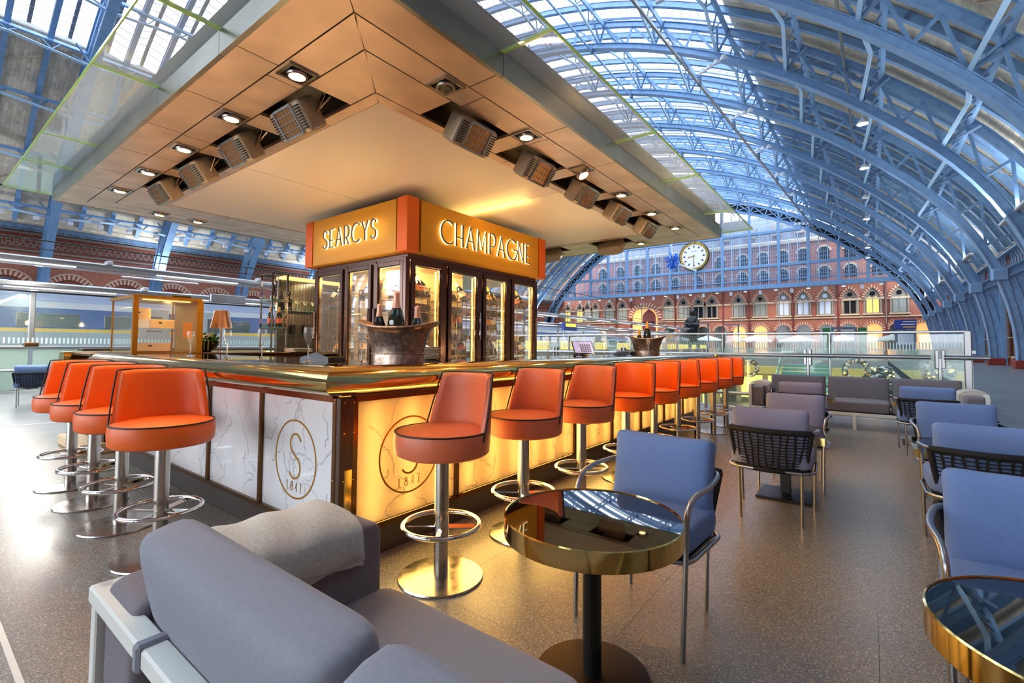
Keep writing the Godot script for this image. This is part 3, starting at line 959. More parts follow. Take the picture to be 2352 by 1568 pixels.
func build_end():
	var z := RIB0
	var w := struct("window_1")
	var x0 := -58.6
	var x1 := 2.9
	var rows := [12.2, 13.9, 16.3, 22.5, 29.0]
	var g := MB.new()
	g.box(Vector3((x0 + x1) / 2, 12.55, z), Vector3(x1 - x0, 0.7, 0.9)); g.box(Vector3((x0 + x1) / 2, 13.75, z), Vector3(x1 - x0, 0.16, 0.7)); g.box(Vector3((x0 + x1) / 2, 12.2, z), Vector3(x1 - x0 + 0.6, 0.12, 1.2))
	part("bottom_girder", g, M.iron, w)
	for r in [16.4, 22.6]:
		var a := -28.0
		var lo := -60.0
		for i in 400:
			if under_arch(-28.0 - i * 0.1) < r: break
			lo = -28.0 - i * 0.1
		var hx := 2 * CX - lo
		part("transom", bx(Vector3((lo + hx) / 2, r, z), Vector3(hx - lo, 0.55, 0.7), 0.06), M.iron, w)
	var posts := [-56.0, -51.6, -47.2, -42.7, -38.0, -33.1, -28.0, -22.9, -18.0, -13.2, -8.6, -4.2, -0.2]
	for x in posts:
		part("post", bx(Vector3(x, (12.3 + under_arch(x)) / 2, z), Vector3(0.5, under_arch(x) - 12.3, 0.8), 0.05), M.iron, w)
	var xs := [x0] + posts + [x1]
	var spans := [[12.9, 16.15], [16.65, 22.35], [22.85, 30.0]]
	for i in xs.size() - 1:
		for s in spans:
			var a: float = xs[i] + 0.25
			var b: float = xs[i + 1] - 0.25
			var pl := PackedVector2Array()
			pl.append(Vector2(a, s[0])); pl.append(Vector2(b, s[0]))
			var ok := false
			for j in 7:
				var x := lerpf(b, a, j / 6.0)
				var h := minf(s[1], under_arch(x))
				if h > s[0] + 0.15: ok = true
				pl.append(Vector2(x, maxf(h, s[0] + 0.01)))
			if not ok: continue
			var pane := MB.new()
			for j in 6:
				var pa := pl[2 + j]
				var pb := pl[3 + j]
				pane.quad(Vector3(pb.x, s[0], z), Vector3(pa.x, s[0], z), Vector3(pa.x, pa.y, z), Vector3(pb.x, pb.y, z))
			part("pane", pane, M.gable_pane, w)
			var bars := MB.new()
			for j in range(1, 12):
				var x := lerpf(a, b, j / 12.0)
				var h := minf(s[1], under_arch(x))
				var th := 0.16 if j % 4 == 0 else 0.05
				if h > s[0] + 0.1: bars.box(Vector3(x, (s[0] + h) / 2, z + 0.02), Vector3(th, h - s[0], 0.2 if j % 4 == 0 else 0.06))
			var y: float = s[0] + 0.75
			while y < s[1]:
				var l := a
				var rr := b
				if under_arch(l) < y or under_arch(rr) < y:
					for q in 60:
						var xx := lerpf(a, b, q / 59.0)
						if under_arch(xx) > y:
							l = xx; break
					for q in 60:
						var xx := lerpf(b, a, q / 59.0)
						if under_arch(xx) > y:
							rr = xx; break
				if rr > l and under_arch((l + rr) / 2) > y: bars.box(Vector3((l + rr) / 2, y, z + 0.02), Vector3(rr - l, 0.05, 0.06))
				y += 0.75
			part("glazing_bars", bars, M.iron_pale, w, "", "stuff")
	# dark ventilator boarding between the two chords of the last rib
	var dk := MB.new()
	arc_strip(dk, 6.5, 2 * LH - 6.5, 60, 0.5, 1.75, z - 0.25, 0.06)
	part("ventilator", dk, M.dark, w)
	for i in 24:
		var x := x0 + 1.6 + (x1 - x0 - 3.0) * i / 23.0
		if i % 2 == 0:
			one("box_lamp", bx(Vector3.ZERO, Vector3(0.5, 0.75, 0.5), 0.04), M.lamp_housing, "white box lamp under the girder of the clock screen", "lamp", Vector3(x, 11.55, z), "box lamps under the clock screen")
		else:
			var t := thing("downlight", "lit round lamp under the girder of the clock screen", "lamp", Vector3(x, 11.9, z), 0.0, "round lamps under the clock screen")
			part("housing", lathed([Vector2(0.3, -0.12), Vector2(0.3, 0.1), Vector2(0.12, 0.25), Vector2(0, 0.25)], 12), M.lamp_housing, t)
			part("lamp", lathed([Vector2(0, -0.14), Vector2(0.27, -0.12), Vector2(0, -0.1)], 12), M.flood_white, t)
			if i % 4 == 1: lamp_spot(Vector3(x, 11.7, z), Vector3(x, 0, z - 2), Color(1, 0.93, 0.85), 26.0, 70.0, 0.25)
	for x in [-48.0, -39.2, -19.6, -13.2, -4.9, 2.0]:
		one("suspension_rod", bx(Vector3.ZERO, Vector3(0.12, 7.0, 0.12)), M.rail_grey, "thin grey rod hanging from the girder of the clock screen", "rod", Vector3(x, 8.6, z + 0.3), "rods below the clock screen")
	clock()
	front()

func clock():
	var t := thing("station_clock", "huge round white station clock with gold rim on the blue iron screen", "clock", Vector3(-28.1, 19.55, RIB0 + 0.55))
	var xf := Transform3D(Basis(Vector3.RIGHT, PI / 2), Vector3.ZERO)
	var b := MB.new(); b.lathe([Vector2(2.35, 0.1), Vector2(2.5, 0.32), Vector2(2.75, 0.32), Vector2(2.85, 0.15), Vector2(2.85, -0.2), Vector2(2.35, -0.2), Vector2(2.35, 0.1)], 64, xf)
	part("rim", b, M.gold, t)
	b = MB.new(); b.lathe([Vector2(0, -0.1), Vector2(2.36, -0.1), Vector2(2.36, 0.12), Vector2(0, 0.12)], 64, xf)
	part("dial", b, M.clock_face, t)
	b = MB.new(); b.lathe([Vector2(2.85, 0.16), Vector2(2.95, 0.12), Vector2(2.95, -0.2), Vector2(2.85, -0.2)], 64, xf)
	part("outer_rim", b, M.dark, t)
	for i in 12:
		var a := TAU * i / 12
		var d := MB.new()
		d.prism(PackedVector2Array([Vector2(0, -0.32), Vector2(0.15, 0), Vector2(0, 0.32), Vector2(-0.15, 0)]), 0.05)
		var o := part("hour_mark", d, M.clock_ink, t)
		o.transform = Transform3D(Basis(Vector3.BACK, -a), Vector3(sin(a) * 1.9, cos(a) * 1.9, 0.12))
	for q in [[260.0, 1.25, 0.30], [183.0, 1.7, 0.22]]:
		var d := MB.new()
		d.prism(PackedVector2Array([Vector2(-0.05, -0.3), Vector2(0.05, -0.3), Vector2(0.06, q[1] * 0.6), Vector2(q[2] / 2, q[1] * 0.75), Vector2(0, q[1]), Vector2(-q[2] / 2, q[1] * 0.75), Vector2(-0.06, q[1] * 0.6)]), 0.05)
		var o := part("hand", d, M.gold_paint, t)
		o.transform = Transform3D(Basis(Vector3.BACK, -deg_to_rad(q[0])), Vector3(0, 0, 0.18))
	var tm := TextMesh.new()
	tm.text = "DENT"; tm.font_size = 40; tm.pixel_size = 0.011; tm.depth = 0.02
	var sf := SystemFont.new(); sf.font_names = PackedStringArray(["Droid Serif"]); tm.font = sf
	part("lettering", tm, M.rail_grey, t).position = Vector3(0, 0.95, 0.13)

func lancets(w: Node3D, x: float, y0: float, y1: float, y2: float, half: float, m: Material, zf: float):
	# a pair of pointed lights under a round eye and a banded arch; y0 sill, y1 springing, y2 crown of the banded arch
	var xf := Transform3D(Basis(), Vector3(x, y0, zf))
	var a := MB.new(); a.prism(pointed(half, y1 - y0, y2 - y1 - 0.45), 0.1, xf)
	part("window_back", a, M.stone_grey, w)
	var rr := MB.new(); arch_ring(rr, half, y1 - y0, y2 - y1 - 0.45, 0.5, 0.3, xf, 0, 2, 12)
	part("arch_stone", rr, M.stone, w)
	rr = MB.new(); arch_ring(rr, half, y1 - y0, y2 - y1 - 0.45, 0.5, 0.3, xf, 1, 2, 12)
	part("arch_stone", rr, M.stone_red, w)
	for s in [-1.0, 1.0]:
		var p := MB.new(); p.prism(pointed(half * 0.36, (y1 - y0) - 0.35, 0.55), 0.08, Transform3D(Basis(), Vector3(x + s * half * 0.43, y0 + 0.15, zf + 0.1)))
		part("window_pane", p, m, w)
		part("jamb", bx(Vector3(x + s * (half + 0.1), (y0 + y1) / 2, zf + 0.15), Vector3(0.2, y1 - y0, 0.3)), M.stone_grey, w)
	part("mullion", bx(Vector3(x, y0 + (y1 - y0) / 2, zf + 0.16), Vector3(0.16, y1 - y0, 0.2)), M.stone_grey, w)
	var e := MB.new(); e.lathe([Vector2(0, 0.0), Vector2(half * 0.36, 0.0), Vector2(half * 0.36, 0.1), Vector2(0, 0.1)], 16, Transform3D(Basis(Vector3.RIGHT, PI / 2), Vector3(x, y1 + (y2 - y1) * 0.36, zf + 0.1)))
	part("round_light", e, m if m == M.window_sky else M.window_dark, w)
	part("sill", bx(Vector3(x, y0 - 0.1, zf + 0.2), Vector3(half * 2 + 0.7, 0.22, 0.4)), M.stone, w)

func front():
	var zf := -103.0
	var w := struct("wall_end")
	part("brickwork", bx(Vector3(-28.0, 10.6, zf - 0.6), Vector3(82.0, 22.0, 1.2)), M.brick, w)
	part("roof_slope", bx(Vector3(-28.0, 24.5, zf - 3.0), Vector3(82.0, 6.0, 1.0)), M.slate, w)
	part("cornice", bx(Vector3(-28.0, 21.4, zf + 0.1), Vector3(82.0, 0.8, 0.9), 0.1), M.stone, w)
	part("string_course", bx(Vector3(-28.0, 9.9, zf + 0.1), Vector3(82.0, 0.35, 0.3)), M.stone, w)
	part("string_course", bx(Vector3(-28.0, 6.75, zf + 0.1), Vector3(82.0, 0.22, 0.3)), M.stone, w)
	part("string_course", bx(Vector3(-28.0, 13.2, zf + 0.1), Vector3(82.0, 0.3, 0.3)), M.stone, w)
	var kinds := {-60.6: "window_lit", -57.2: "window_lit", 0.3: "window_lit", -13.2: "window_sky", -10.0: "window_sky", -6.6: "window_sky", -2.9: "window_dark", -28.9: "window_dark", -26.2: "window_dark"}
	for x in [-60.6, -57.2, -55.1, -52.9, -49.3, -46.0, -35.2, -32.0, -28.9, -26.2, -21.1, -17.2, -13.2, -10.0, -6.6, -2.9, 0.3, 3.9]:
		lancets(w, x, 7.3, 9.9, 12.3, 1.05 if x > -50 else 0.8, M[kinds.get(x, "window_pale")], zf)
	# the big doorway arch
	var xf := Transform3D(Basis(), Vector3(-40.6, 0, zf))
	var a := MB.new(); a.prism(pointed(2.9, 7.6, 2.7), 0.1, xf); part("doorway_back", a, M.arch_lit, w)
	a = MB.new(); a.prism(pointed(1.5, 7.8, 1.9), 0.15, Transform3D(Basis(), Vector3(-39.6, 0, zf + 0.1))); part("doorway_window", a, M.pipe_red, w)
	a = MB.new(); arch_ring(a, 2.9, 7.6, 2.7, 0.9, 0.4, xf, 0, 2, 16); part("arch_stone", a, M.stone, w)
	a = MB.new(); arch_ring(a, 2.9, 7.6, 2.7, 0.9, 0.4, xf, 1, 2, 16); part("arch_stone", a, M.stone_red, w)
	for x in [-35.0, -31.5, -28.0, -24.5, -21.0, -17.2, -13.3, -10.0, -6.4, -3.2, 0.4, 3.6, 6.8]:
		var f := Transform3D(Basis(), Vector3(x, 0, zf))
		var lit: bool = x in [-21.0, -17.2, 6.8, 0.4]
		var b := MB.new(); b.prism(pointed(1.15, 4.4, 1.15), 0.12, f); part("arch_opening", b, M.arch_lit if lit else M.window_dark, w)
		b = MB.new(); arch_ring(b, 1.15, 4.4, 1.15, 0.5, 0.3, f, 0, 2, 12); part("arch_stone", b, M.stone, w)
		b = MB.new(); arch_ring(b, 1.15, 4.4, 1.15, 0.5, 0.3, f, 1, 2, 12); part("arch_stone", b, M.stone_red, w)
	for x in [-47.5, -43.8, -33.8, -24.0, -19.2, -11.7, -4.6, 2.1]:
		part("rain_pipe", bx(Vector3(x, 6.8, zf + 0.2), Vector3(0.28, 13.4, 0.3), 0.05), M.pipe_red, w)
	# upper windows seen through the clock screen
	for x in [-51.0, -46.5, -42.2, -38.0, -33.6, -29.0, -24.5, -20.3, -16.6, -13.2, -9.9, -6.6, -2.7, 1.2]:
		for q in [[14.0, 15.4, 1.0], [17.0, 19.0, 1.0]]:
			var f := Transform3D(Basis(), Vector3(x, q[0], zf))
			var b := MB.new(); b.prism(pointed(0.85, q[1] - q[0], 0.85), 0.12, f); part("upper_window", b, M.window_dark, w)
			b = MB.new(); arch_ring(b, 0.85, q[1] - q[0], 0.85, 0.3, 0.25, f, 0, 1, 10); part("arch_stone", b, M.stone, w)
	for x in [-24.0, -19.0, -14.5, -10.5]:
		part("dormer", bx(Vector3(x, 24.4, zf - 1.8), Vector3(1.6, 2.6, 1.8), 0.1), M.stone_grey, w)

# ---------------------------------------------------------------- trains, screens, far floor
func coach(t: Node3D, za: float, zb: float, first: bool):
	var xs := -22.6
	var zc := (za + zb) / 2
	var len := zb - za
	# body as bands stacked up the side, then a rounded roof
	var bands := [[0.15, 1.62, "train_grey"], [1.62, 1.74, "train_yellow"], [1.74, 2.44, "train_blue"], [2.44, 2.66, "train_white"]]
	for q in bands: part("side_band", bx(Vector3(xs - 1.4, (q[0] + q[1]) / 2, zc), Vector3(2.8, q[1] - q[0], len)), M[q[2]], t)
	var ring := []
	for z in [za, zb]:
		var r := []
		for i in 9:
			var a := PI * i / 8.0
			r.append(Vector3(xs - 1.4 + 1.4 * signf(cos(a)) * pow(absf(cos(a)), 0.6), 2.66 + 0.72 * pow(sin(a), 0.7), z))
		ring.append(r)
	var ro := MB.new(); ro.loft(ring, true, true, false, false)
	part("roof", ro, M.train_roof, t)
	for i in 4:
		part("roof_panel", bx(Vector3(xs - 0.75, 3.3, lerpf(za, zb, (i + 0.5) / 4)), Vector3(0.9, 0.1, len / 4 - 0.12), 0.03), M.train_roof, t)
	var nw := int(len / 2.3)
	for i in nw:
		var z := lerpf(za + 0.5, zb - 0.5, (i + 0.5) / nw)
		if first and i == nw - 1: continue
		part("window", bx(Vector3(xs + 0.005, 2.02, z), Vector3(0.05, 0.48, 1.6), 0.02), M.train_glass, t)
	if not first:
		for z in [za + 0.9, zb - 0.9]:
			part("door", bx(Vector3(xs + 0.01, 1.45, z), Vector3(0.05, 2.3, 0.95), 0.02), M.train_grey, t)
			part("door_window", bx(Vector3(xs + 0.035, 2.0, z), Vector3(0.03, 0.6, 0.5), 0.02), M.train_glass, t)

func build_platform():
	var t := thing("train", "blue and white express train with yellow stripe standing beyond the glass screen", "train")
	coach(t, -7.2, 12.0, false)
	coach(t, -26.0, -7.5, false)
	coach(t, -45.0, -26.3, false)
	var gw := MB.new(); gw.box(Vector3(-24.0, 1.6, -7.35), Vector3(2.4, 2.6, 0.34)); gw.box(Vector3(-24.0, 1.6, -26.15), Vector3(2.4, 2.6, 0.34))
	part("gangway", gw, M.dark, t)
	var t2 := thing("train", "pale train with dark windows standing further off behind the yellow booths", "train")
	part("body", bx(Vector3(-30.5, 1.4, -62.0), Vector3(2.8, 2.5, 30.0), 0.2), M.train_white, t2)
	for i in 9: part("window", bx(Vector3(-29.08, 1.75, -49.0 - i * 3.2), Vector3(0.06, 0.7, 2.2)), M.train_glass, t2)
	part("stripe", bx(Vector3(-29.09, 2.45, -62.0), Vector3(0.05, 0.35, 30.0)), M.train_blue, t2)
	# security screen between bar platform and tracks
	var s := thing("glass_screen", "tall glass security screen with dark top rail along the train tracks", "screen")
	var zs := 2.0
	part("top_rail", bx(Vector3(-17.3, 2.6, -26.0), Vector3(0.1, 0.10, 64.0), 0.02), M.black_metal, s)
	part("base_rail", bx(Vector3(-17.3, 1.13, -26.0), Vector3(0.16, 0.07, 64.0), 0.02), M.rail_grey, s)
	for i in 17:
		var z := 5.2 - 3.7 * i
		part("post", bx(Vector3(-17.36, 1.85, z), Vector3(0.12, 1.5, 0.12), 0.02), M.rail_grey, s)
		part("post_shoe", bx(Vector3(-17.32, 1.2, z), Vector3(0.24, 0.1, 0.28), 0.02), M.bronze, s)
		part("pane", bx(Vector3(-17.28, 1.86, z - 1.85), Vector3(0.014, 1.4, 3.6)), M.pane, s)
		part("parapet_panel", bx(Vector3(-17.3, 0.56, z - 1.85), Vector3(0.05, 1.06, 3.62), 0.01), M.parapet, s)
	var fr := MB.new()
	for i in 560: fr.box(Vector3(-17.265, 1.30, 5.0 - i * 0.085), Vector3(0.004, 0.15, 0.035))
	part("frit_stripes", fr, M.frit, s, "", "stuff")
	part("hand_rail", tube_b([Vector3(-17.0, 0.55, 5), Vector3(-17.0, 0.55, -50)], 0.035), M.rail_grey, s)
	# two long light beams above the train, carried on posts further down
	var names := ["upper silver light beam running along above the train roof", "lower silver light beam running along in front of the train roof"]
	for k in 2:
		var y := [3.12, 2.60][k] as float
		var x := [-15.0, -15.6][k] as float
		var lb := thing("light_beam", names[k], "light beam")
		part("beam", bx(Vector3(x, y, -22.0), Vector3(0.22, 0.13, 56.0), 0.03), M.rail_grey, lb)
		part("rail", bx(Vector3(x - 0.16, y - 0.1, -22.0), Vector3(0.05, 0.05, 56.0)), M.lamp_housing, lb)
		for i in 14:
			var z := 2.0 - 3.6 * i - 0.9 * k
			part("strip_lamp", bx(Vector3(x, y - 0.075, z), Vector3(0.10, 0.02, 2.0)), M.strip_soft, lb)
			part("bracket", bx(Vector3(x, y + 0.1, z - 1.6), Vector3(0.3, 0.1, 0.12), 0.02), M.lamp_housing, lb)
		for i in 4: lamp_area(Vector3(x, y - 0.12, -2.0 - 11.0 * i), Vector3(x, 0, -2.0 - 11.0 * i), Vector2(0.12, 8.0), Color(1, 0.98, 0.94), 6.0)
		for z in [-48.0, 4.0, -22.0]: part("post", bx(Vector3(x - 0.3, y / 2, z), Vector3(0.1, y, 0.1)), M.rail_grey, lb)
	for q in [[-15.2, 3.62, 0.016], [-15.2, 3.42, 0.012], [-14.6, 4.6, 0.02]]:
		one("catenary_wire", tube_b([Vector3(q[0], q[1], 6), Vector3(q[0], q[1] - 0.1, -50)], q[2], 5), M.black_metal, "thin dark wire strung along above the silver light beams", "wire", Vector3.ZERO, "wires above the light beams")
	one("sign_box", bx(Vector3(-14.9, 2.55, -5.9), Vector3(0.14, 0.24, 0.95), 0.02), M.rail_grey, "small grey box hung under the light beam by the copper lamp", "sign")
	# departure board
	var db := thing("departure_board", "small blue departure board with yellow lines beyond the fridge", "sign", Vector3(-15.2, 2.5, -26.0))
	part("case", bx(Vector3.ZERO, Vector3(0.2, 0.5, 1.6), 0.02), M.kiosk_blue, db)
	part("display", bx(Vector3(0.1, 0.08, 0), Vector3(0.02, 0.2, 1.3)), M.yellow_glow, db)
	part("post", bx(Vector3(0, -1.3, 0.7), Vector3(0.08, 2.2, 0.08)), M.rail_grey, db)
	# booths with yellow lit backs
	for i in 11:
		var z := -13.0 - 3.1 * i
		var bo := thing("booth", "yellow lit booth back beyond the far glass balustrade", "booth", Vector3(-10.8 - 0.12 * i, 0, z), 0.0, "yellow booths on the platform")
		part("back", bx(Vector3(0, 1.28, 0), Vector3(0.12, 0.34, 1.1 + 0.5 * (i % 3)), 0.03), M.yellow_glow, bo)
		part("base", bx(Vector3(0, 0.55, 0), Vector3(0.5, 1.1, 1.1 + 0.5 * (i % 3)), 0.03), M.stone_grey, bo)
	# statue: a plain bronze form on a drum
	var st := thing("statue", "tall dark bronze statue on a drum in front of the brick station front", "statue", Vector3(-22.0, 0, -75.0))
	part("drum", lathed([Vector2(1.5, 0), Vector2(1.5, 1.1), Vector2(1.4, 1.2), Vector2(0, 1.2)], 24), M.stone_grey, st)
	part("figure", lathed([Vector2(0.85, 1.2), Vector2(0.8, 2.2), Vector2(0.7, 3.0), Vector2(0.92, 3.7), Vector2(1.05, 4.6), Vector2(0.98, 5.3), Vector2(0.62, 5.9), Vector2(0.36, 6.1), Vector2(0.48, 6.45), Vector2(0.46, 6.8), Vector2(0.2, 7.1), Vector2(0, 7.12)], 20, 60), M.statue, st)
	var arm := MB.new()
	arm.tube([Vector3(0.9, 5.3, 0.2), Vector3(0.8, 4.8, 0.9), Vector3(0.1, 4.6, 1.15), Vector3(-0.6, 4.8, 0.95)], 0.24, 10)
	arm.tube([Vector3(-0.9, 5.2, 0.1), Vector3(-0.9, 4.3, 0.7), Vector3(-0.2, 4.0, 1.1), Vector3(0.5, 4.1, 0.95)], 0.24, 10)
	part("arms", arm, M.statue, st)
	# hanging sculpture: a ball of short blue rods with pale rays
	var sc := thing("hanging_sculpture", "ball of bright blue rods with pale rays hanging beside the station clock", "sculpture", Vector3(-29.3, 17.2, -88.0))
	var r := RandomNumberGenerator.new()
	r.seed = 5
	for i in 60:
		var d := Vector3(r.randfn(), r.randfn(), r.randfn()).normalized()
		var b := MB.new(); b.bar(d * 0.4, d * (1.3 + 0.4 * r.randf()), 0.14, 0.14, Vector3(0.3, 0.9, 0.1))
		part("rod", b, M.sculpt_blue, sc)
	for q in [Vector3(-0.4, 5.5, 0), Vector3(4.3, -2.1, 0)]:
		var b := MB.new(); b.bar(q * 0.25, q, 0.35, 0.1, Vector3(0, 0.2, 1))
		part("ray", b, M.pane_canopy, sc)
	# parasols in front of the station front
	var px := [-14.5, -8.6, -3.2, 2.2, -20.5]
	var pl := ["white parasol between the two green banners and the bar's far stools", "broad white parasol left of the green banners", "white parasol directly behind the two green banners", "white parasol beside the blue information kiosk", "white parasol furthest towards the bronze statue"]
	for i in 5:
		var u := thing("parasol", pl[i], "parasol", Vector3(px[i], 0, -82.0 + i), 0.2 * i, "white parasols on the concourse")
		var c := MB.new()
		var n := 8
		for j in n:
			var a := TAU * j / n
			var b := TAU * (j + 1) / n
			c.tri(Vector3(0, 3.15, 0), Vector3(cos(b) * 2.4, 2.35, sin(b) * 2.4), Vector3(cos(a) * 2.4, 2.35, sin(a) * 2.4))
			c.tri(Vector3(0, 3.10, 0), Vector3(cos(a) * 2.4, 2.3, sin(a) * 2.4), Vector3(cos(b) * 2.4, 2.3, sin(b) * 2.4))
			c.quad(Vector3(cos(a) * 2.4, 2.35, sin(a) * 2.4), Vector3(cos(b) * 2.4, 2.35, sin(b) * 2.4), Vector3(cos(b) * 2.4, 2.18, sin(b) * 2.4), Vector3(cos(a) * 2.4, 2.18, sin(a) * 2.4))
		part("canopy", c, M.canvas, u)
		part("pole", bx(Vector3(0, 1.55, 0), Vector3(0.08, 3.1, 0.08)), M.rail_grey, u)
		part("base", bx(Vector3(0, 0.05, 0), Vector3(0.8, 0.1, 0.8)), M.stone_grey, u)
	# portal with green banners
	var po := thing("portal_frame", "square grey steel portal between two green banners on the concourse", "portal", Vector3(-2.4, 0, -63.5))
	for x in [-1.05, 1.05]: part("post", bx(Vector3(x, 1.75, 0), Vector3(0.22, 3.5, 0.22), 0.02), M.kiosk_grey, po)
	part("lintel", bx(Vector3(0, 3.45, 0), Vector3(2.3, 0.28, 0.24), 0.02), M.kiosk_grey, po)
	var gl := ["green banner on the clock side of the grey portal", "green banner on the kiosk side of the grey portal"]
	for k in 2:
		var bn := thing("banner", gl[k], "banner", Vector3([-4.0, -0.75][k], 0, -63.5))
		part("cloth", bx(Vector3(0, 2.2, 0), Vector3(0.75, 2.6, 0.04)), M.banner_green, bn)
		part("pole", bx(Vector3(0.42, 1.8, 0), Vector3(0.06, 3.6, 0.06)), M.rail_grey, bn)
	var ko := thing("information_kiosk", "blue and grey information kiosk with white screen beside the iron ribs", "kiosk", Vector3(3.1, 0, -70.0))
	part("body", bx(Vector3(0, 1.7, 0), Vector3(1.9, 3.4, 0.6), 0.04), M.kiosk_grey, ko)
	part("header", bx(Vector3(0, 4.0, 0), Vector3(1.95, 1.1, 0.5), 0.03), M.kiosk_blue, ko)
	for i in 3: part("line", bx(Vector3(0.35 - 0.12 * (i % 2), 4.3 - 0.3 * i, 0.26), Vector3(1.1 + 0.15 * (i % 2), 0.1, 0.02)), M.train_yellow if i == 2 else M.paper_white, ko)
	part("screen", bx(Vector3(0, 2.3, 0.31), Vector3(1.4, 1.2, 0.03)), M.window_sky, ko)
	var tm := TextMesh.new()
	tm.text = "St Pancras"; tm.font_size = 32; tm.pixel_size = 0.0095; tm.depth = 0.02
	var sf := SystemFont.new(); sf.font_names = PackedStringArray(["Droid Sans"]); tm.font = sf
	part("lettering", tm, M.paper_white, ko).position = Vector3(0, 3.2, 0.31)
	for q in [[-17.3, 3.3], [-13.6, 3.1]]:
		var lp := thing("lamp_post", "grey mast with a flat lamp arm on the concourse, %s" % ("taller, nearer the clock" if q[0] < -15 else "beside the wide parasol"), "lamp post", Vector3(q[0], 0, -66.0))
		part("mast", bx(Vector3(0, q[1] / 2 + 0.6, 0), Vector3(0.16, q[1] + 1.2, 0.16), 0.02), M.kiosk_grey, lp)
		part("arm", bx(Vector3(-0.9, q[1] + 1.1, 0), Vector3(1.8, 0.12, 0.2), 0.02), M.kiosk_grey, lp)

func tube_b(path: Array, r: float, seg := 8, closed := false) -> MB:
	var b := MB.new(); b.tube(path, r, seg, closed); return b

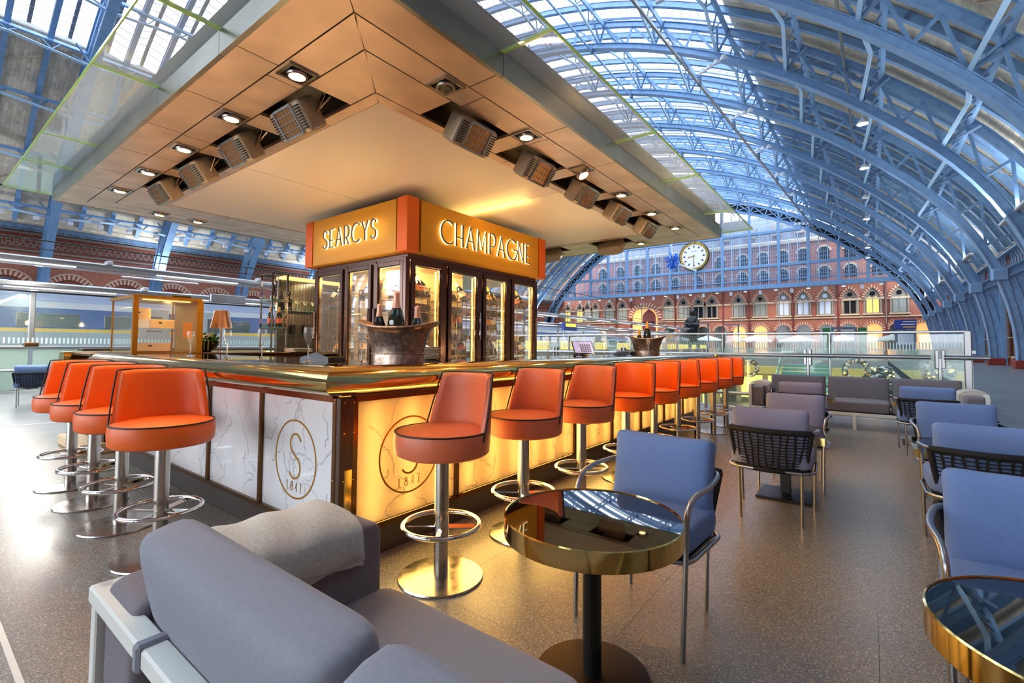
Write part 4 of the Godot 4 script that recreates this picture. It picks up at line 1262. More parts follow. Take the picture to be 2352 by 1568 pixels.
func build_void():
	var v := struct("trim_1")
	# the opening down to the arcade: lining, slab edge, lit shop fronts
	part("slab_edge", bx(Vector3(-5.85, -0.45, -62.1), Vector3(14.3, 0.9, 0.24)), M.slab_edge, v)
	part("slab_edge", bx(Vector3(1.42, -0.45, -36.4), Vector3(0.24, 0.9, 51.0)), M.slab_edge, v)
	part("slab_edge", bx(Vector3(-13.12, -0.45, -36.4), Vector3(0.24, 0.9, 51.0)), M.slab_edge, v)
	part("slab_edge", bx(Vector3(-5.85, -0.45, -10.95), Vector3(14.3, 0.9, 0.2)), M.slab_edge, v)
	part("cornice", bx(Vector3(-5.85, -1.35, -62.0), Vector3(14.3, 0.9, 0.5), 0.05), M.cornice, v)
	part("cornice", bx(Vector3(1.35, -1.35, -36.4), Vector3(0.4, 0.9, 51.0), 0.05), M.cornice, v)
	part("cornice", bx(Vector3(-13.05, -1.35, -36.4), Vector3(0.4, 0.9, 51.0), 0.05), M.cornice, v)
	part("arcade_floor", bx(Vector3(-5.85, -5.4, -36.4), Vector3(26.0, 0.2, 60.0)), M.concourse, v)
	part("arcade_wall", bx(Vector3(-5.85, -3.4, -64.0), Vector3(26.0, 4.0, 0.3)), M.stone_grey, v)
	part("arcade_wall", bx(Vector3(3.2, -3.4, -36.4), Vector3(0.3, 4.0, 55.0)), M.stone_grey, v)
	part("arcade_wall", bx(Vector3(-15.0, -3.4, -36.4), Vector3(0.3, 4.0, 55.0)), M.stone_grey, v)
	part("arcade_wall", bx(Vector3(-5.85, -3.0, -9.5), Vector3(26.0, 5.0, 0.3)), M.stone_grey, v)
	part("arcade_ceiling", bx(Vector3(2.3, -1.85, -36.4), Vector3(1.8, 0.1, 52.0)), M.stone, v)
	part("arcade_ceiling", bx(Vector3(-14.1, -1.85, -36.4), Vector3(1.8, 0.1, 52.0)), M.stone, v)
	for i in 5:
		part("shop_window", bx(Vector3(-11.6 + 2.9 * i, -3.4, -63.2), Vector3(2.3, 2.7, 0.1)), M.shop_glow, v)
		part("shop_pier", bx(Vector3(-13.0 + 2.9 * i, -3.5, -62.9), Vector3(0.5, 3.6, 0.6), 0.04), M.stone, v)
	for i in 14:
		part("shop_window", bx(Vector3(-14.6, -3.4, -13.0 - 3.6 * i), Vector3(0.1, 2.7, 2.8)), M.shop_glow, v)
		part("shop_window", bx(Vector3(3.0, -3.4, -13.0 - 3.6 * i), Vector3(0.1, 2.7, 2.8)), M.shop_glow if i % 2 else M.window_dark, v)
		part("shop_pier", bx(Vector3(-14.3, -3.5, -11.2 - 3.6 * i), Vector3(0.6, 3.6, 0.5), 0.04), M.stone, v)
		part("shop_pier", bx(Vector3(2.7, -3.5, -11.2 - 3.6 * i), Vector3(0.6, 3.6, 0.5), 0.04), M.stone, v)
	for i in 5: lamp_area(Vector3(-5.85, -1.2, -16.0 - 10.0 * i), Vector3(-5.85, -5, -16.0 - 10.0 * i), Vector2(10, 1.0), Color(1.0, 0.97, 0.8), 16.0)
	# railing at the edge: glass panes, posts, hand rail; the near side and the flank going away
	var b := thing("balustrade", "glass balustrade with steel hand rail behind the long grey sofa", "balustrade")
	part("hand_rail", tube_b([Vector3(-9.0, 1.11, -10.25), Vector3(0.76, 1.11, -10.25)], 0.035, 12), M.tube_steel, b)
	part("hand_rail", tube_b([Vector3(0.92, 1.11, -10.25), Vector3(1.45, 1.11, -10.25)], 0.035, 12), M.tube_steel, b)
	part("hand_rail", tube_b([Vector3(-9.0, 0.34, -10.25), Vector3(0.76, 0.34, -10.25)], 0.03, 12), M.tube_steel, b)
	part("top_rail", bx(Vector3(-3.9, 1.53, -10.4), Vector3(10.3, 0.04, 0.05), 0.01), M.tube_steel, b)
	for i in 6:
		var x := 1.22 - 1.83 * i
		part("post", bx(Vector3(x, 0.77, -10.4), Vector3(0.09 if i == 0 else 0.035, 1.54, 0.06), 0.01), M.tube_steel, b)
		part("pane", bx(Vector3(x - 0.915, 0.76, -10.4), Vector3(1.76, 1.46, 0.016)), M.pane, b)
		part("clamp", bx(Vector3(x - 0.38, 1.08, -10.33), Vector3(0.05, 0.3, 0.1), 0.01), M.tube_steel, b)
		part("clamp", bx(Vector3(x - 0.30, 1.08, -10.33), Vector3(0.05, 0.3, 0.1), 0.01), M.tube_steel, b)
		part("upright", bx(Vector3(x - 0.34, 0.55, -10.36), Vector3(0.05, 1.1, 0.05), 0.01), M.tube_steel, b)
	var fr := MB.new()
	for i in 240: fr.box(Vector3(1.14 - i * 0.042, 1.285, -10.385), Vector3(0.016, 0.145, 0.004))
	part("frit_stripes", fr, M.frit, b, "", "stuff")
	var fl := thing("balustrade", "glass balustrade running away along the concourse edge of the opening", "balustrade")
	part("top_rail", bx(Vector3(1.3, 1.2, -36.0), Vector3(0.05, 0.05, 51.0)), M.tube_steel, fl)
	for i in 14: part("pane", bx(Vector3(1.3, 0.6, -12.4 - 3.65 * i), Vector3(0.016, 1.16, 3.5)), M.pane_green, fl)
	var f2 := thing("balustrade", "green glass balustrade across the far end of the opening", "balustrade")
	part("top_rail", bx(Vector3(-5.85, 1.2, -62.0), Vector3(14.2, 0.06, 0.06)), M.tube_steel, f2)
	for i in 7: part("pane", bx(Vector3(-12.0 + 2.02 * i, 0.6, -62.0), Vector3(1.95, 1.16, 0.02)), M.pane_green, f2)
	var f3 := thing("balustrade", "green glass balustrade along the bar side of the platform opening", "balustrade")
	part("top_rail", bx(Vector3(-12.9, 1.2, -36.0), Vector3(0.05, 0.05, 51.0)), M.tube_steel, f3)
	for i in 14: part("pane", bx(Vector3(-12.9, 0.6, -12.4 - 3.65 * i), Vector3(0.016, 1.16, 3.5)), M.pane_green, f3)
	# glass stair climbing out of the arcade
	var sr := thing("glass_stair", "green glass staircase rising from the arcade below the balustrade", "stair", Vector3(-4.3, 0, -42.0))
	for i in 16: part("tread", bx(Vector3(0, -4.6 + 0.29 * i, 4.0 - 0.55 * i), Vector3(3.4, 0.24, 0.5), 0.02), M.stair_glass, sr)
	for x in [-1.8, 1.8]:
		var s := MB.new(); s.bar(Vector3(x, -4.0, 4.3), Vector3(x, 0.7, -4.6), 0.05, 1.0)
		part("side_glass", s, M.pane_green, sr)
	# christmas wreaths and frosted tree
	var wl := ["gold and silver wreath hung over the arcade beside the glass stair", "larger gold wreath hung over the arcade above the long sofa", "silver wreath glimpsed beyond the last orange stool"]
	for k in 3:
		var c: Vector3 = [Vector3(-9.6, -0.75, -51.0), Vector3(-0.9, -0.35, -42.0), Vector3(-9.9, -0.1, -40.0)][k]
		var rad: float = [0.72, 0.72, 0.62][k]
		var wr := thing("wreath", wl[k], "wreath", c, 0.3)
		var ring := []
		for j in 20: ring.append(Vector3(cos(TAU * j / 20) * rad, sin(TAU * j / 20) * rad, 0))
		part("ring", tube_b(ring, 0.18, 8, true), M.fir, wr)
		var r := RandomNumberGenerator.new()
		r.seed = 40 + k
		var g1 := MB.new()
		var g2 := MB.new()
		for j in 90:
			var a := r.randf() * TAU
			var q := Vector3(cos(a), sin(a), 0) * (rad + r.randfn() * 0.06) + Vector3(0, 0, 0.1 + r.randf() * 0.12)
			(g1 if j % 2 else g2).box(q, Vector3.ONE * (0.08 + 0.08 * r.randf()), Basis.from_euler(Vector3(r.randf(), r.randf(), r.randf()) * 3.0))
		part("gold_baubles", g1, M.gold, wr, "", "stuff")
		part("silver_baubles", g2, M.snow, wr, "", "stuff")
		part("hanger", bx(Vector3(0, rad + 0.6, 0), Vector3(0.03, 1.0, 0.03)), M.rail_grey, wr)
	var tr := thing("christmas_tree", "frosted christmas tree with fairy lights rising out of the arcade", "tree", Vector3(0.35, -5.3, -26.0))
	var r2 := RandomNumberGenerator.new()
	r2.seed = 99
	var fo := MB.new()
	var sn := MB.new()
	var fa := MB.new()
	for i in 2600:
		var h := r2.randf()
		var a := r2.randf() * TAU
		var rr := (1.0 - h) * 1.5 * sqrt(r2.randf()) + 0.05
		var d := Vector3(cos(a), -0.25, sin(a))
		var p := Vector3(cos(a) * rr, 0.5 + h * 5.3, sin(a) * rr)
		(sn if r2.randf() < 0.45 else fo).bar(p, p + d * 0.28, 0.10, 0.03)
		if i % 26 == 0: fa.box(p + d * 0.3, Vector3.ONE * 0.05)
	part("needles", fo, M.fir, tr, "", "stuff")
	part("snow", sn, M.snow, tr, "", "stuff")
	part("lights", fa, M.fairy, tr, "", "stuff")
	part("trunk", bx(Vector3(0, 2.6, 0), Vector3(0.14, 5.2, 0.14)), M.brown, tr)

# ---------------------------------------------------------------- canopy over the bar
# rings of the soffit, near corner first: [x of right edge, z of near edge, x of left edge, z of far edge]
const RING := [[-1.86, -1.14, -7.84, -7.80], [-2.10, -1.39, -7.60, -7.56], [-2.32, -1.61, -7.38, -7.34], [-2.66, -1.94, -7.04, -7.00], [-2.76, -2.04, -6.94, -6.90]]
const CY := 2.97

func build_canopy():
	var c := thing("canopy", "brushed metal canopy with cream ceiling and glass brim over the bar", "canopy")
	var xr: float = RING[0][0]
	var zn: float = RING[0][1]
	var xl: float = RING[0][2]
	var zf: float = RING[0][3]
	var xm := (xr + xl) / 2
	var zm := (zn + zf) / 2
	# dark carcass above the panels, open where the heaters sit
	part("carcass", bx(Vector3(xm, 3.30, zm), Vector3(xr - xl - 0.1, 0.16, zn - zf - 0.1)), M.seam, c)
	for k in [[0, 2, 0.0], [3, 4, 0.0]]:
		var o: Array = RING[k[0]]
		var i: Array = RING[k[1]]
		var y := CY + 0.12
		var b := MB.new()
		b.box(Vector3((o[0] + i[0]) / 2, y, (o[1] + o[3]) / 2), Vector3(o[0] - i[0], 0.16, o[1] - o[3] - 0.04))
		b.box(Vector3((o[2] + i[2]) / 2, y, (o[1] + o[3]) / 2), Vector3(i[2] - o[2], 0.16, o[1] - o[3] - 0.04))
		b.box(Vector3(xm, y, (o[1] + i[1]) / 2), Vector3(i[0] - i[2], 0.16, o[1] - i[1] - 0.04))
		b.box(Vector3(xm, y, (o[3] + i[3]) / 2), Vector3(i[0] - i[2], 0.16, i[3] - o[3] - 0.04))
		part("backing", b, M.seam, c)
	var w: Array = RING[4]
	# cream ceiling in four boards
	var cm := MB.new()
	for q in [[0, 0], [1, 0], [0, 1], [1, 1]]:
		var ax := lerpf(w[2], w[0], q[0] * 0.5)
		var bx_ := lerpf(w[2], w[0], q[0] * 0.5 + 0.5)
		var az := lerpf(w[3], w[1], q[1] * 0.5)
		var bz := lerpf(w[3], w[1], q[1] * 0.5 + 0.5)
		part("ceiling_board", bx(Vector3((ax + bx_) / 2, CY + 0.03, (az + bz) / 2), Vector3(bx_ - ax - 0.008, 0.05, bz - az - 0.008)), M.ceiling_cream, c)
	# metal panels
	for k in [0, 1, 3]:
		var r: Array = RING[k]
		var i: Array = RING[k + 1]
		var n := 7 if k != 1 else 7
		for side in 4:
			var a: float = i[3] if side % 2 == 0 else i[2]
			var b: float = i[1] if side % 2 == 0 else i[0]
			var a0: float = r[3] if side % 2 == 0 else r[2]
			var b0: float = r[1] if side % 2 == 0 else r[0]
			for j in n:
				var p := lerpf(a, b, float(j) / n) + 0.004
				var q := lerpf(a, b, float(j + 1) / n) - 0.004
				soffit_mitred(c, side, k, a0 if j == 0 else p, b0 if j == n - 1 else q, p if j > 0 else a, q if j < n - 1 else b)
	# heater band: panels with openings between them
	for side in 4:
		var r: Array = RING[2]
		var i: Array = RING[3]
		var spots := heater_spots(side)
		var a0: float = r[3] if side % 2 == 0 else r[2]
		var b0: float = r[1] if side % 2 == 0 else r[0]
		var a: float = i[3] if side % 2 == 0 else i[2]
		var b: float = i[1] if side % 2 == 0 else i[0]
		var p0 := a0
		var p1 := a
		for s in spots:
			soffit_mitred(c, side, 2, p0, s - 0.34, p1, s - 0.34)
			p0 = s + 0.34; p1 = p0
		soffit_mitred(c, side, 2, p0, b0, p1, b)
		var hw: float = absf(r[side] - i[side]) if side < 2 else absf(r[side] - i[side])
		var cen: float = (r[side] + i[side]) / 2
		for s in spots:
			var q := MB.new()
			for e in [-1.0, 1.0]:
				q.box(Vector3(cen, CY + 0.14, s + e * 0.35) if side % 2 == 0 else Vector3(s + e * 0.35, CY + 0.14, cen), Vector3(hw, 0.24, 0.012) if side % 2 == 0 else Vector3(0.012, 0.24, hw))
				q.box(Vector3(cen + e * hw / 2, CY + 0.14, s) if side % 2 == 0 else Vector3(s, CY + 0.14, cen + e * hw / 2), Vector3(0.012, 0.24, 0.7) if side % 2 == 0 else Vector3(0.7, 0.24, 0.012))
			part("heater_recess", q, M.bronze_plate, c)
	# fascia in lengths, side walls, glass brim
	var cut_z := [zn, -2.30, -3.97, -5.25, -6.9, zf]
	var cut_x := [xr, -3.05, -4.12, -5.84, -6.86, xl]
	for j in 5:
		part("fascia_panel", bx(Vector3(xr + 0.01, 3.04, (cut_z[j] + cut_z[j + 1]) / 2), Vector3(0.03, 0.15, cut_z[j] - cut_z[j + 1] - 0.005)), M.fascia_steel, c)
		part("fascia_panel", bx(Vector3((cut_x[j] + cut_x[j + 1]) / 2, 3.04, zn + 0.01), Vector3(cut_x[j] - cut_x[j + 1] - 0.005, 0.15, 0.03)), M.fascia_steel, c)
	part("fascia_panel", bx(Vector3(xl - 0.01, 3.04, zm), Vector3(0.03, 0.15, zn - zf)), M.fascia_steel, c)
	part("fascia_panel", bx(Vector3(xm, 3.04, zf - 0.01), Vector3(xr - xl, 0.15, 0.03)), M.fascia_steel, c)
	part("upstand", bx(Vector3(xm - 0.25, 3.30, zm - 0.25), Vector3(xr - xl - 0.64, 0.36, zn - zf - 0.66)), M.fascia_steel, c)
	part("roof_plate", bx(Vector3(xm - 0.25, 3.5, zm - 0.25), Vector3(xr - xl - 0.8, 0.06, zn - zf - 0.8)), M.rail_grey, c)
	var gy := 3.125
	var gw := 0.40
	for j in 5:
		var z0: float = cut_z[j] + (gw if j == 0 else 0.0)
		var z1: float = cut_z[j + 1] - (gw if j == 4 else 0.0)
		brim(c, Vector3(xr - 0.05, gy, z0), Vector3(xr + gw, gy, z1))
		var x0: float = cut_x[j] - (0.05 if j == 0 else 0.0)
		var x1: float = cut_x[j + 1] - (gw if j == 4 else 0.0)
		brim(c, Vector3(x1, gy, zn - 0.05), Vector3(x0, gy, zn + gw))
	downlights()
	heaters()

func brim(c: Node3D, a: Vector3, b: Vector3):
	var m := (a + b) / 2
	var s := (b - a).abs()
	var g := part("brim_pane", bx(m, Vector3(s.x - 0.012, 0.018, s.z - 0.012)), M.pane_canopy, c)
	var e := MB.new()
	for q in [-1.0, 1.0]:
		e.box(m + Vector3(q * (s.x / 2 - 0.004), 0, 0), Vector3(0.008, 0.021, s.z - 0.006))
		e.box(m + Vector3(0, 0, q * (s.z / 2 - 0.004)), Vector3(s.x - 0.006, 0.021, 0.008))
	part("polished_edge", e, M.pane_edge, c, "lime green polished glass edge")

func soffit_mitred(c: Node3D, side: int, k: int, a_out: float, b_out: float, a_in: float, b_in: float):
	var g := 0.005
	var d0: float = RING[k][side]
	var d1: float = RING[k + 1][side]
	var s := signf(d1 - d0)
	d0 += s * g; d1 -= s * g
	var l := [[a_out, d0], [b_out, d0], [b_in, d1], [a_in, d1]]
	var p := []
	for y in [CY, CY + 0.025]:
		for q in l: p.append(Vector3(q[1], y, q[0]) if side % 2 == 0 else Vector3(q[0], y, q[1]))
	if ((p[1] - p[0]).cross(p[2] - p[0])).y < 0: p = [p[3], p[2], p[1], p[0], p[7], p[6], p[5], p[4]]
	var m := MB.new(); m.hexa(p)
	part("soffit_panel", m, M.soffit, c)

func heater_spots(side: int) -> Array:
	match side:
		0: return [-6.23, -5.34, -4.45, -3.56, -2.67]
		1: return [-6.03, -5.12, -4.20, -3.28]
		3: return [-5.9, -4.6, -3.4]
	return []

func downlights():
	var rw := ["nearest the canopy corner, unlit", "second from the canopy corner", "third, tilted out of its frame", "fourth from the canopy corner", "fifth from the canopy corner", "last before the far corner"]
	for j in 6:
		var p := Vector3(-2.21, CY - 0.002, -2.16 - 0.92 * j)
		downlight(p, "square recessed downlight in the clock-side canopy edge, " + rw[j], j != 0, 0.0, "downlights along the right canopy edge", j == 2)
	var lw := ["nearest the canopy corner, largest", "second from the canopy corner", "third from the canopy corner", "fourth from the canopy corner", "last before the glass brim's end"]
	for j in 5:
		downlight(Vector3(-2.87 - 0.955 * j, CY - 0.002, -1.5), "square recessed downlight in the train-side canopy edge, " + lw[j], true, 0.0, "downlights along the left canopy edge", false)
	downlight(Vector3(-7.49, CY - 0.002, -2.1), "square downlight in the rear canopy edge, nearer the glass brim", true, 0.0, "downlights in the rear canopy edge", false)
	downlight(Vector3(-7.49, CY - 0.002, -2.55), "square downlight in the rear canopy edge, nearer the sign", true, 0.0, "downlights in the rear canopy edge", false)
	for j in 3:
		downlight(Vector3(-6.2 + 1.6 * j, CY - 0.002, -7.45), "lit downlight in the far canopy edge, %s" % ["peeping out beside the orange sign end", "flaring over the second heater recess", "last before the far corner"][j], true, 0.0, "downlights in the far canopy edge", j == 1)

func downlight(p: Vector3, label: String, lit: bool, turn: float, group: String, tilted: bool):
	var t := thing("downlight", label, "downlight", p, turn, group)
	var f := MB.new()
	for s in [-1.0, 1.0]:
		f.box(Vector3(s * 0.083, -0.004, 0), Vector3(0.022, 0.012, 0.188)); f.box(Vector3(0, -0.004, s * 0.083), Vector3(0.144, 0.012, 0.022))
	part("frame", f, M.steel, t)
	part("well", bx(Vector3(0, 0.004, 0), Vector3(0.146, 0.008, 0.146)), M.seam, t)  # flat dark plate, the shade of a recess put into its colour
	var h := Node3D.new(); h.name = "lamp_head"; t.add_child(h)
	h.position = Vector3(0, -0.012, 0)
	if tilted:
		h.position = Vector3(0.02, -0.06, 0); h.rotation.z = 0.5
	part("ring", lathed([Vector2(0.050, -0.012), Vector2(0.062, -0.012), Vector2(0.066, 0.0), Vector2(0.066, 0.012), Vector2(0.0, 0.012)], 20), M.steel, h)
	part("bulb", lathed([Vector2(0.0, -0.012), Vector2(0.052, -0.010), Vector2(0.0, -0.008)], 20), M.spot_warm if lit else M.clear_glass, h)
	if lit: lamp_spot(p + Vector3(0, -0.05, 0), p + Vector3(0.02, -3, 0.01), Color(1.0, 0.74, 0.45), 0.7, 62.0, 0.04)

func heaters():
	var rl := ["nearest the canopy corner", "second from the corner", "third from the corner, below the tilted lamp", "fourth from the corner", "last before the far corner"]
	for j in 5: heater(Vector3(-2.45, 2.885, -2.67 - 0.89 * j), PI / 2, "beige patio heater under the clock-side canopy edge, " + rl[j], "heaters along the right canopy edge")
	var ll := ["nearest the canopy corner, largest", "second from the corner", "third from the corner", "last before the rear corner"]
	for j in 4: heater(Vector3(-3.30 - 0.915 * j, 2.885, -1.74), 0.0, "beige patio heater under the train-side canopy edge, " + ll[j], "heaters along the left canopy edge")
	for j in 3: heater(Vector3([-5.9, -4.6, -3.4][j], 2.9, -7.17), PI, "beige patio heater seen from behind under the far canopy edge, %s" % ["hidden by the sign", "beside the orange sign end", "next to the far corner"][j], "heaters along the far canopy edge")

func heater(p: Vector3, turn: float, label: String, group: String):
	var t := thing("patio_heater", label, "heater", p, turn, group)
	var tilt := Basis(Vector3.RIGHT, 0.62)
	var b := MB.new(); b.pillow(Vector3(0.42, 0.23, 0.17), Transform3D(tilt, Vector3.ZERO), 0.35, 0.22, 12, 40)
	part("body", b, M.heater_body, t)
	b = MB.new()
	for s in [-1.0, 1.0]:
		b.box(tilt * Vector3(s * 0.115, 0, 0.082), Vector3(0.012, 0.20, 0.025), tilt); b.box(tilt * Vector3(0, s * 0.096, 0.082), Vector3(0.24, 0.012, 0.025), tilt)
	part("face_frame", b, M.chrome, t)
	b = MB.new(); b.box(tilt * Vector3(0, 0, 0.081), Vector3(0.225, 0.18, 0.01), tilt)
	part("gauze", b, M.heater_gauze, t)
	b = MB.new()
	for k in range(-2, 3): b.box(tilt * Vector3(k * 0.042, 0, 0.092), Vector3(0.003, 0.18, 0.003), tilt)
	for k in range(-1, 2): b.box(tilt * Vector3(0, k * 0.05, 0.092), Vector3(0.225, 0.003, 0.003), tilt)
	part("guard_wires", b, M.chrome, t)
	for s in [-1.0, 1.0]:
		b = MB.new()
		for k in 9: b.box(tilt * Vector3(s * 0.16, -0.075 + k * 0.0185, 0.076), Vector3(0.055, 0.008, 0.02), tilt)
		part("louvres", b, M.seam, t)
	b = MB.new()
	b.bar(Vector3(0.20, 0.0, -0.02), Vector3(0.30, 0.10, -0.02), 0.035, 0.006, Vector3(0, 0, 1)); b.bar(Vector3(0.1, 0.05, -0.06), Vector3(0.31, 0.12, -0.06), 0.05, 0.012, Vector3(0, 0, 1))
	part("bracket", b, M.steel, t)

# ---------------------------------------------------------------- the bar
const TOP := 1.135

func stroke(b: MB, pts: Array, r: float, depth: float, xf: Transform3D):
	# a flat stroke of constant width along a polyline in the xy plane
	var n := pts.size()
	var front := []
	for i in n:
		var d: Vector2 = (pts[mini(i + 1, n - 1)] - pts[maxi(i - 1, 0)]).normalized()
		var k := Vector2(-d.y, d.x) * r
		front.append([pts[i] + k, pts[i] - k])
	for i in n - 1:
		var q := PackedVector2Array([front[i][1], front[i + 1][1], front[i + 1][0], front[i][0]])
		b.prism(q, depth, xf)

func glyph(ch: String) -> Array:
	# [width, strokes...] of a thin sans letter one unit tall
	match ch:
		"S": return [0.52, arc2(Vector2(0.26, 0.755), 0.225, 0.25, PI * 1.35, 10) + [Vector2(0.26, 0.505)] + arc2(Vector2(0.26, 0.245), 0.235, PI * 0.38, -PI * 0.92, 12)]
		"E": return [0.44, [Vector2(0.42, 1), Vector2(0.04, 1), Vector2(0.04, 0), Vector2(0.42, 0)], [Vector2(0.04, 0.38), Vector2(0.36, 0.38)]]
		"A": return [0.62, [Vector2(0.0, 0), Vector2(0.31, 1), Vector2(0.62, 0)], [Vector2(0.11, 0.34), Vector2(0.51, 0.34)]]
		"R": return [0.54, [Vector2(0.04, 0), Vector2(0.04, 1), Vector2(0.22, 1)] + arc2(Vector2(0.22, 0.68), 0.32, PI / 2, -PI / 2, 10) + [Vector2(0.04, 0.36)], [Vector2(0.24, 0.36), Vector2(0.50, 0)]]
		"P": return [0.52, [Vector2(0.04, 0), Vector2(0.04, 1), Vector2(0.22, 1)] + arc2(Vector2(0.22, 0.68), 0.32, PI / 2, -PI / 2, 10) + [Vector2(0.04, 0.36)]]
		"C": return [0.76, arc2(Vector2(0.48, 0.5), 0.5, PI * 0.27, PI * 1.73, 18)]
		"G": return [0.80, arc2(Vector2(0.48, 0.5), 0.5, PI * 0.27, PI * 2.0, 20) + [Vector2(0.55, 0.5)]]
		"Y": return [0.60, [Vector2(0.0, 1), Vector2(0.30, 0.48), Vector2(0.60, 1)], [Vector2(0.30, 0.48), Vector2(0.30, 0)]]
		"H": return [0.58, [Vector2(0.04, 0), Vector2(0.04, 1)], [Vector2(0.54, 0), Vector2(0.54, 1)], [Vector2(0.04, 0.38), Vector2(0.54, 0.38)]]
		"M": return [0.76, [Vector2(0.03, 0), Vector2(0.07, 1), Vector2(0.38, 0.12), Vector2(0.69, 1), Vector2(0.73, 0)]]
		"N": return [0.58, [Vector2(0.04, 0), Vector2(0.04, 1), Vector2(0.54, 0), Vector2(0.54, 1)]]
		"1": return [0.2, [Vector2(0.02, 0.9), Vector2(0.12, 1), Vector2(0.12, 0)]]
		"8": return [0.46, arc2(Vector2(0.23, 0.76), 0.2, -PI / 2, PI * 1.5, 14) + arc2(Vector2(0.23, 0.28), 0.26, PI / 2, PI * 2.5, 14)]
		"4": return [0.5, [Vector2(0.4, 0), Vector2(0.4, 1), Vector2(0.02, 0.3), Vector2(0.5, 0.3)]]
		"7": return [0.46, [Vector2(0.02, 1), Vector2(0.44, 1), Vector2(0.2, 0)]]
	return [0.4]

func emblem(parent: Node3D, xf: Transform3D):
	# gold ring, thin S and the year, inlaid on the stone
	var b := MB.new()
	var pts := arc2(Vector2.ZERO, 0.235, 0, TAU, 48)
	stroke(b, pts, 0.005, 0.004, xf)
	part("ring_inlay", b, M.gold_paint, parent)
	b = MB.new()
	var s := arc2(Vector2(0.005, 0.09), 0.062, 0.35, PI * 1.28, 12) + [Vector2(0.0, 0.02)] + arc2(Vector2(-0.005, -0.052), 0.066, PI * 0.30, -PI * 0.82, 14)
	stroke(b, s, 0.006, 0.004, xf)
	part("letter_inlay", b, M.gold_paint, parent)
	b = MB.new()
	var x := -0.09
	for ch in ["1", "8", "4", "7"]:
		var g := glyph(ch)
		for k in range(1, g.size()):
			stroke(b, g[k].map(func(q): return Vector2(x + q.x * 0.042, -0.195 + q.y * 0.058)), 0.0018, 0.004, xf)
		x += 0.05
	part("year_inlay", b, M.gold_paint, parent)

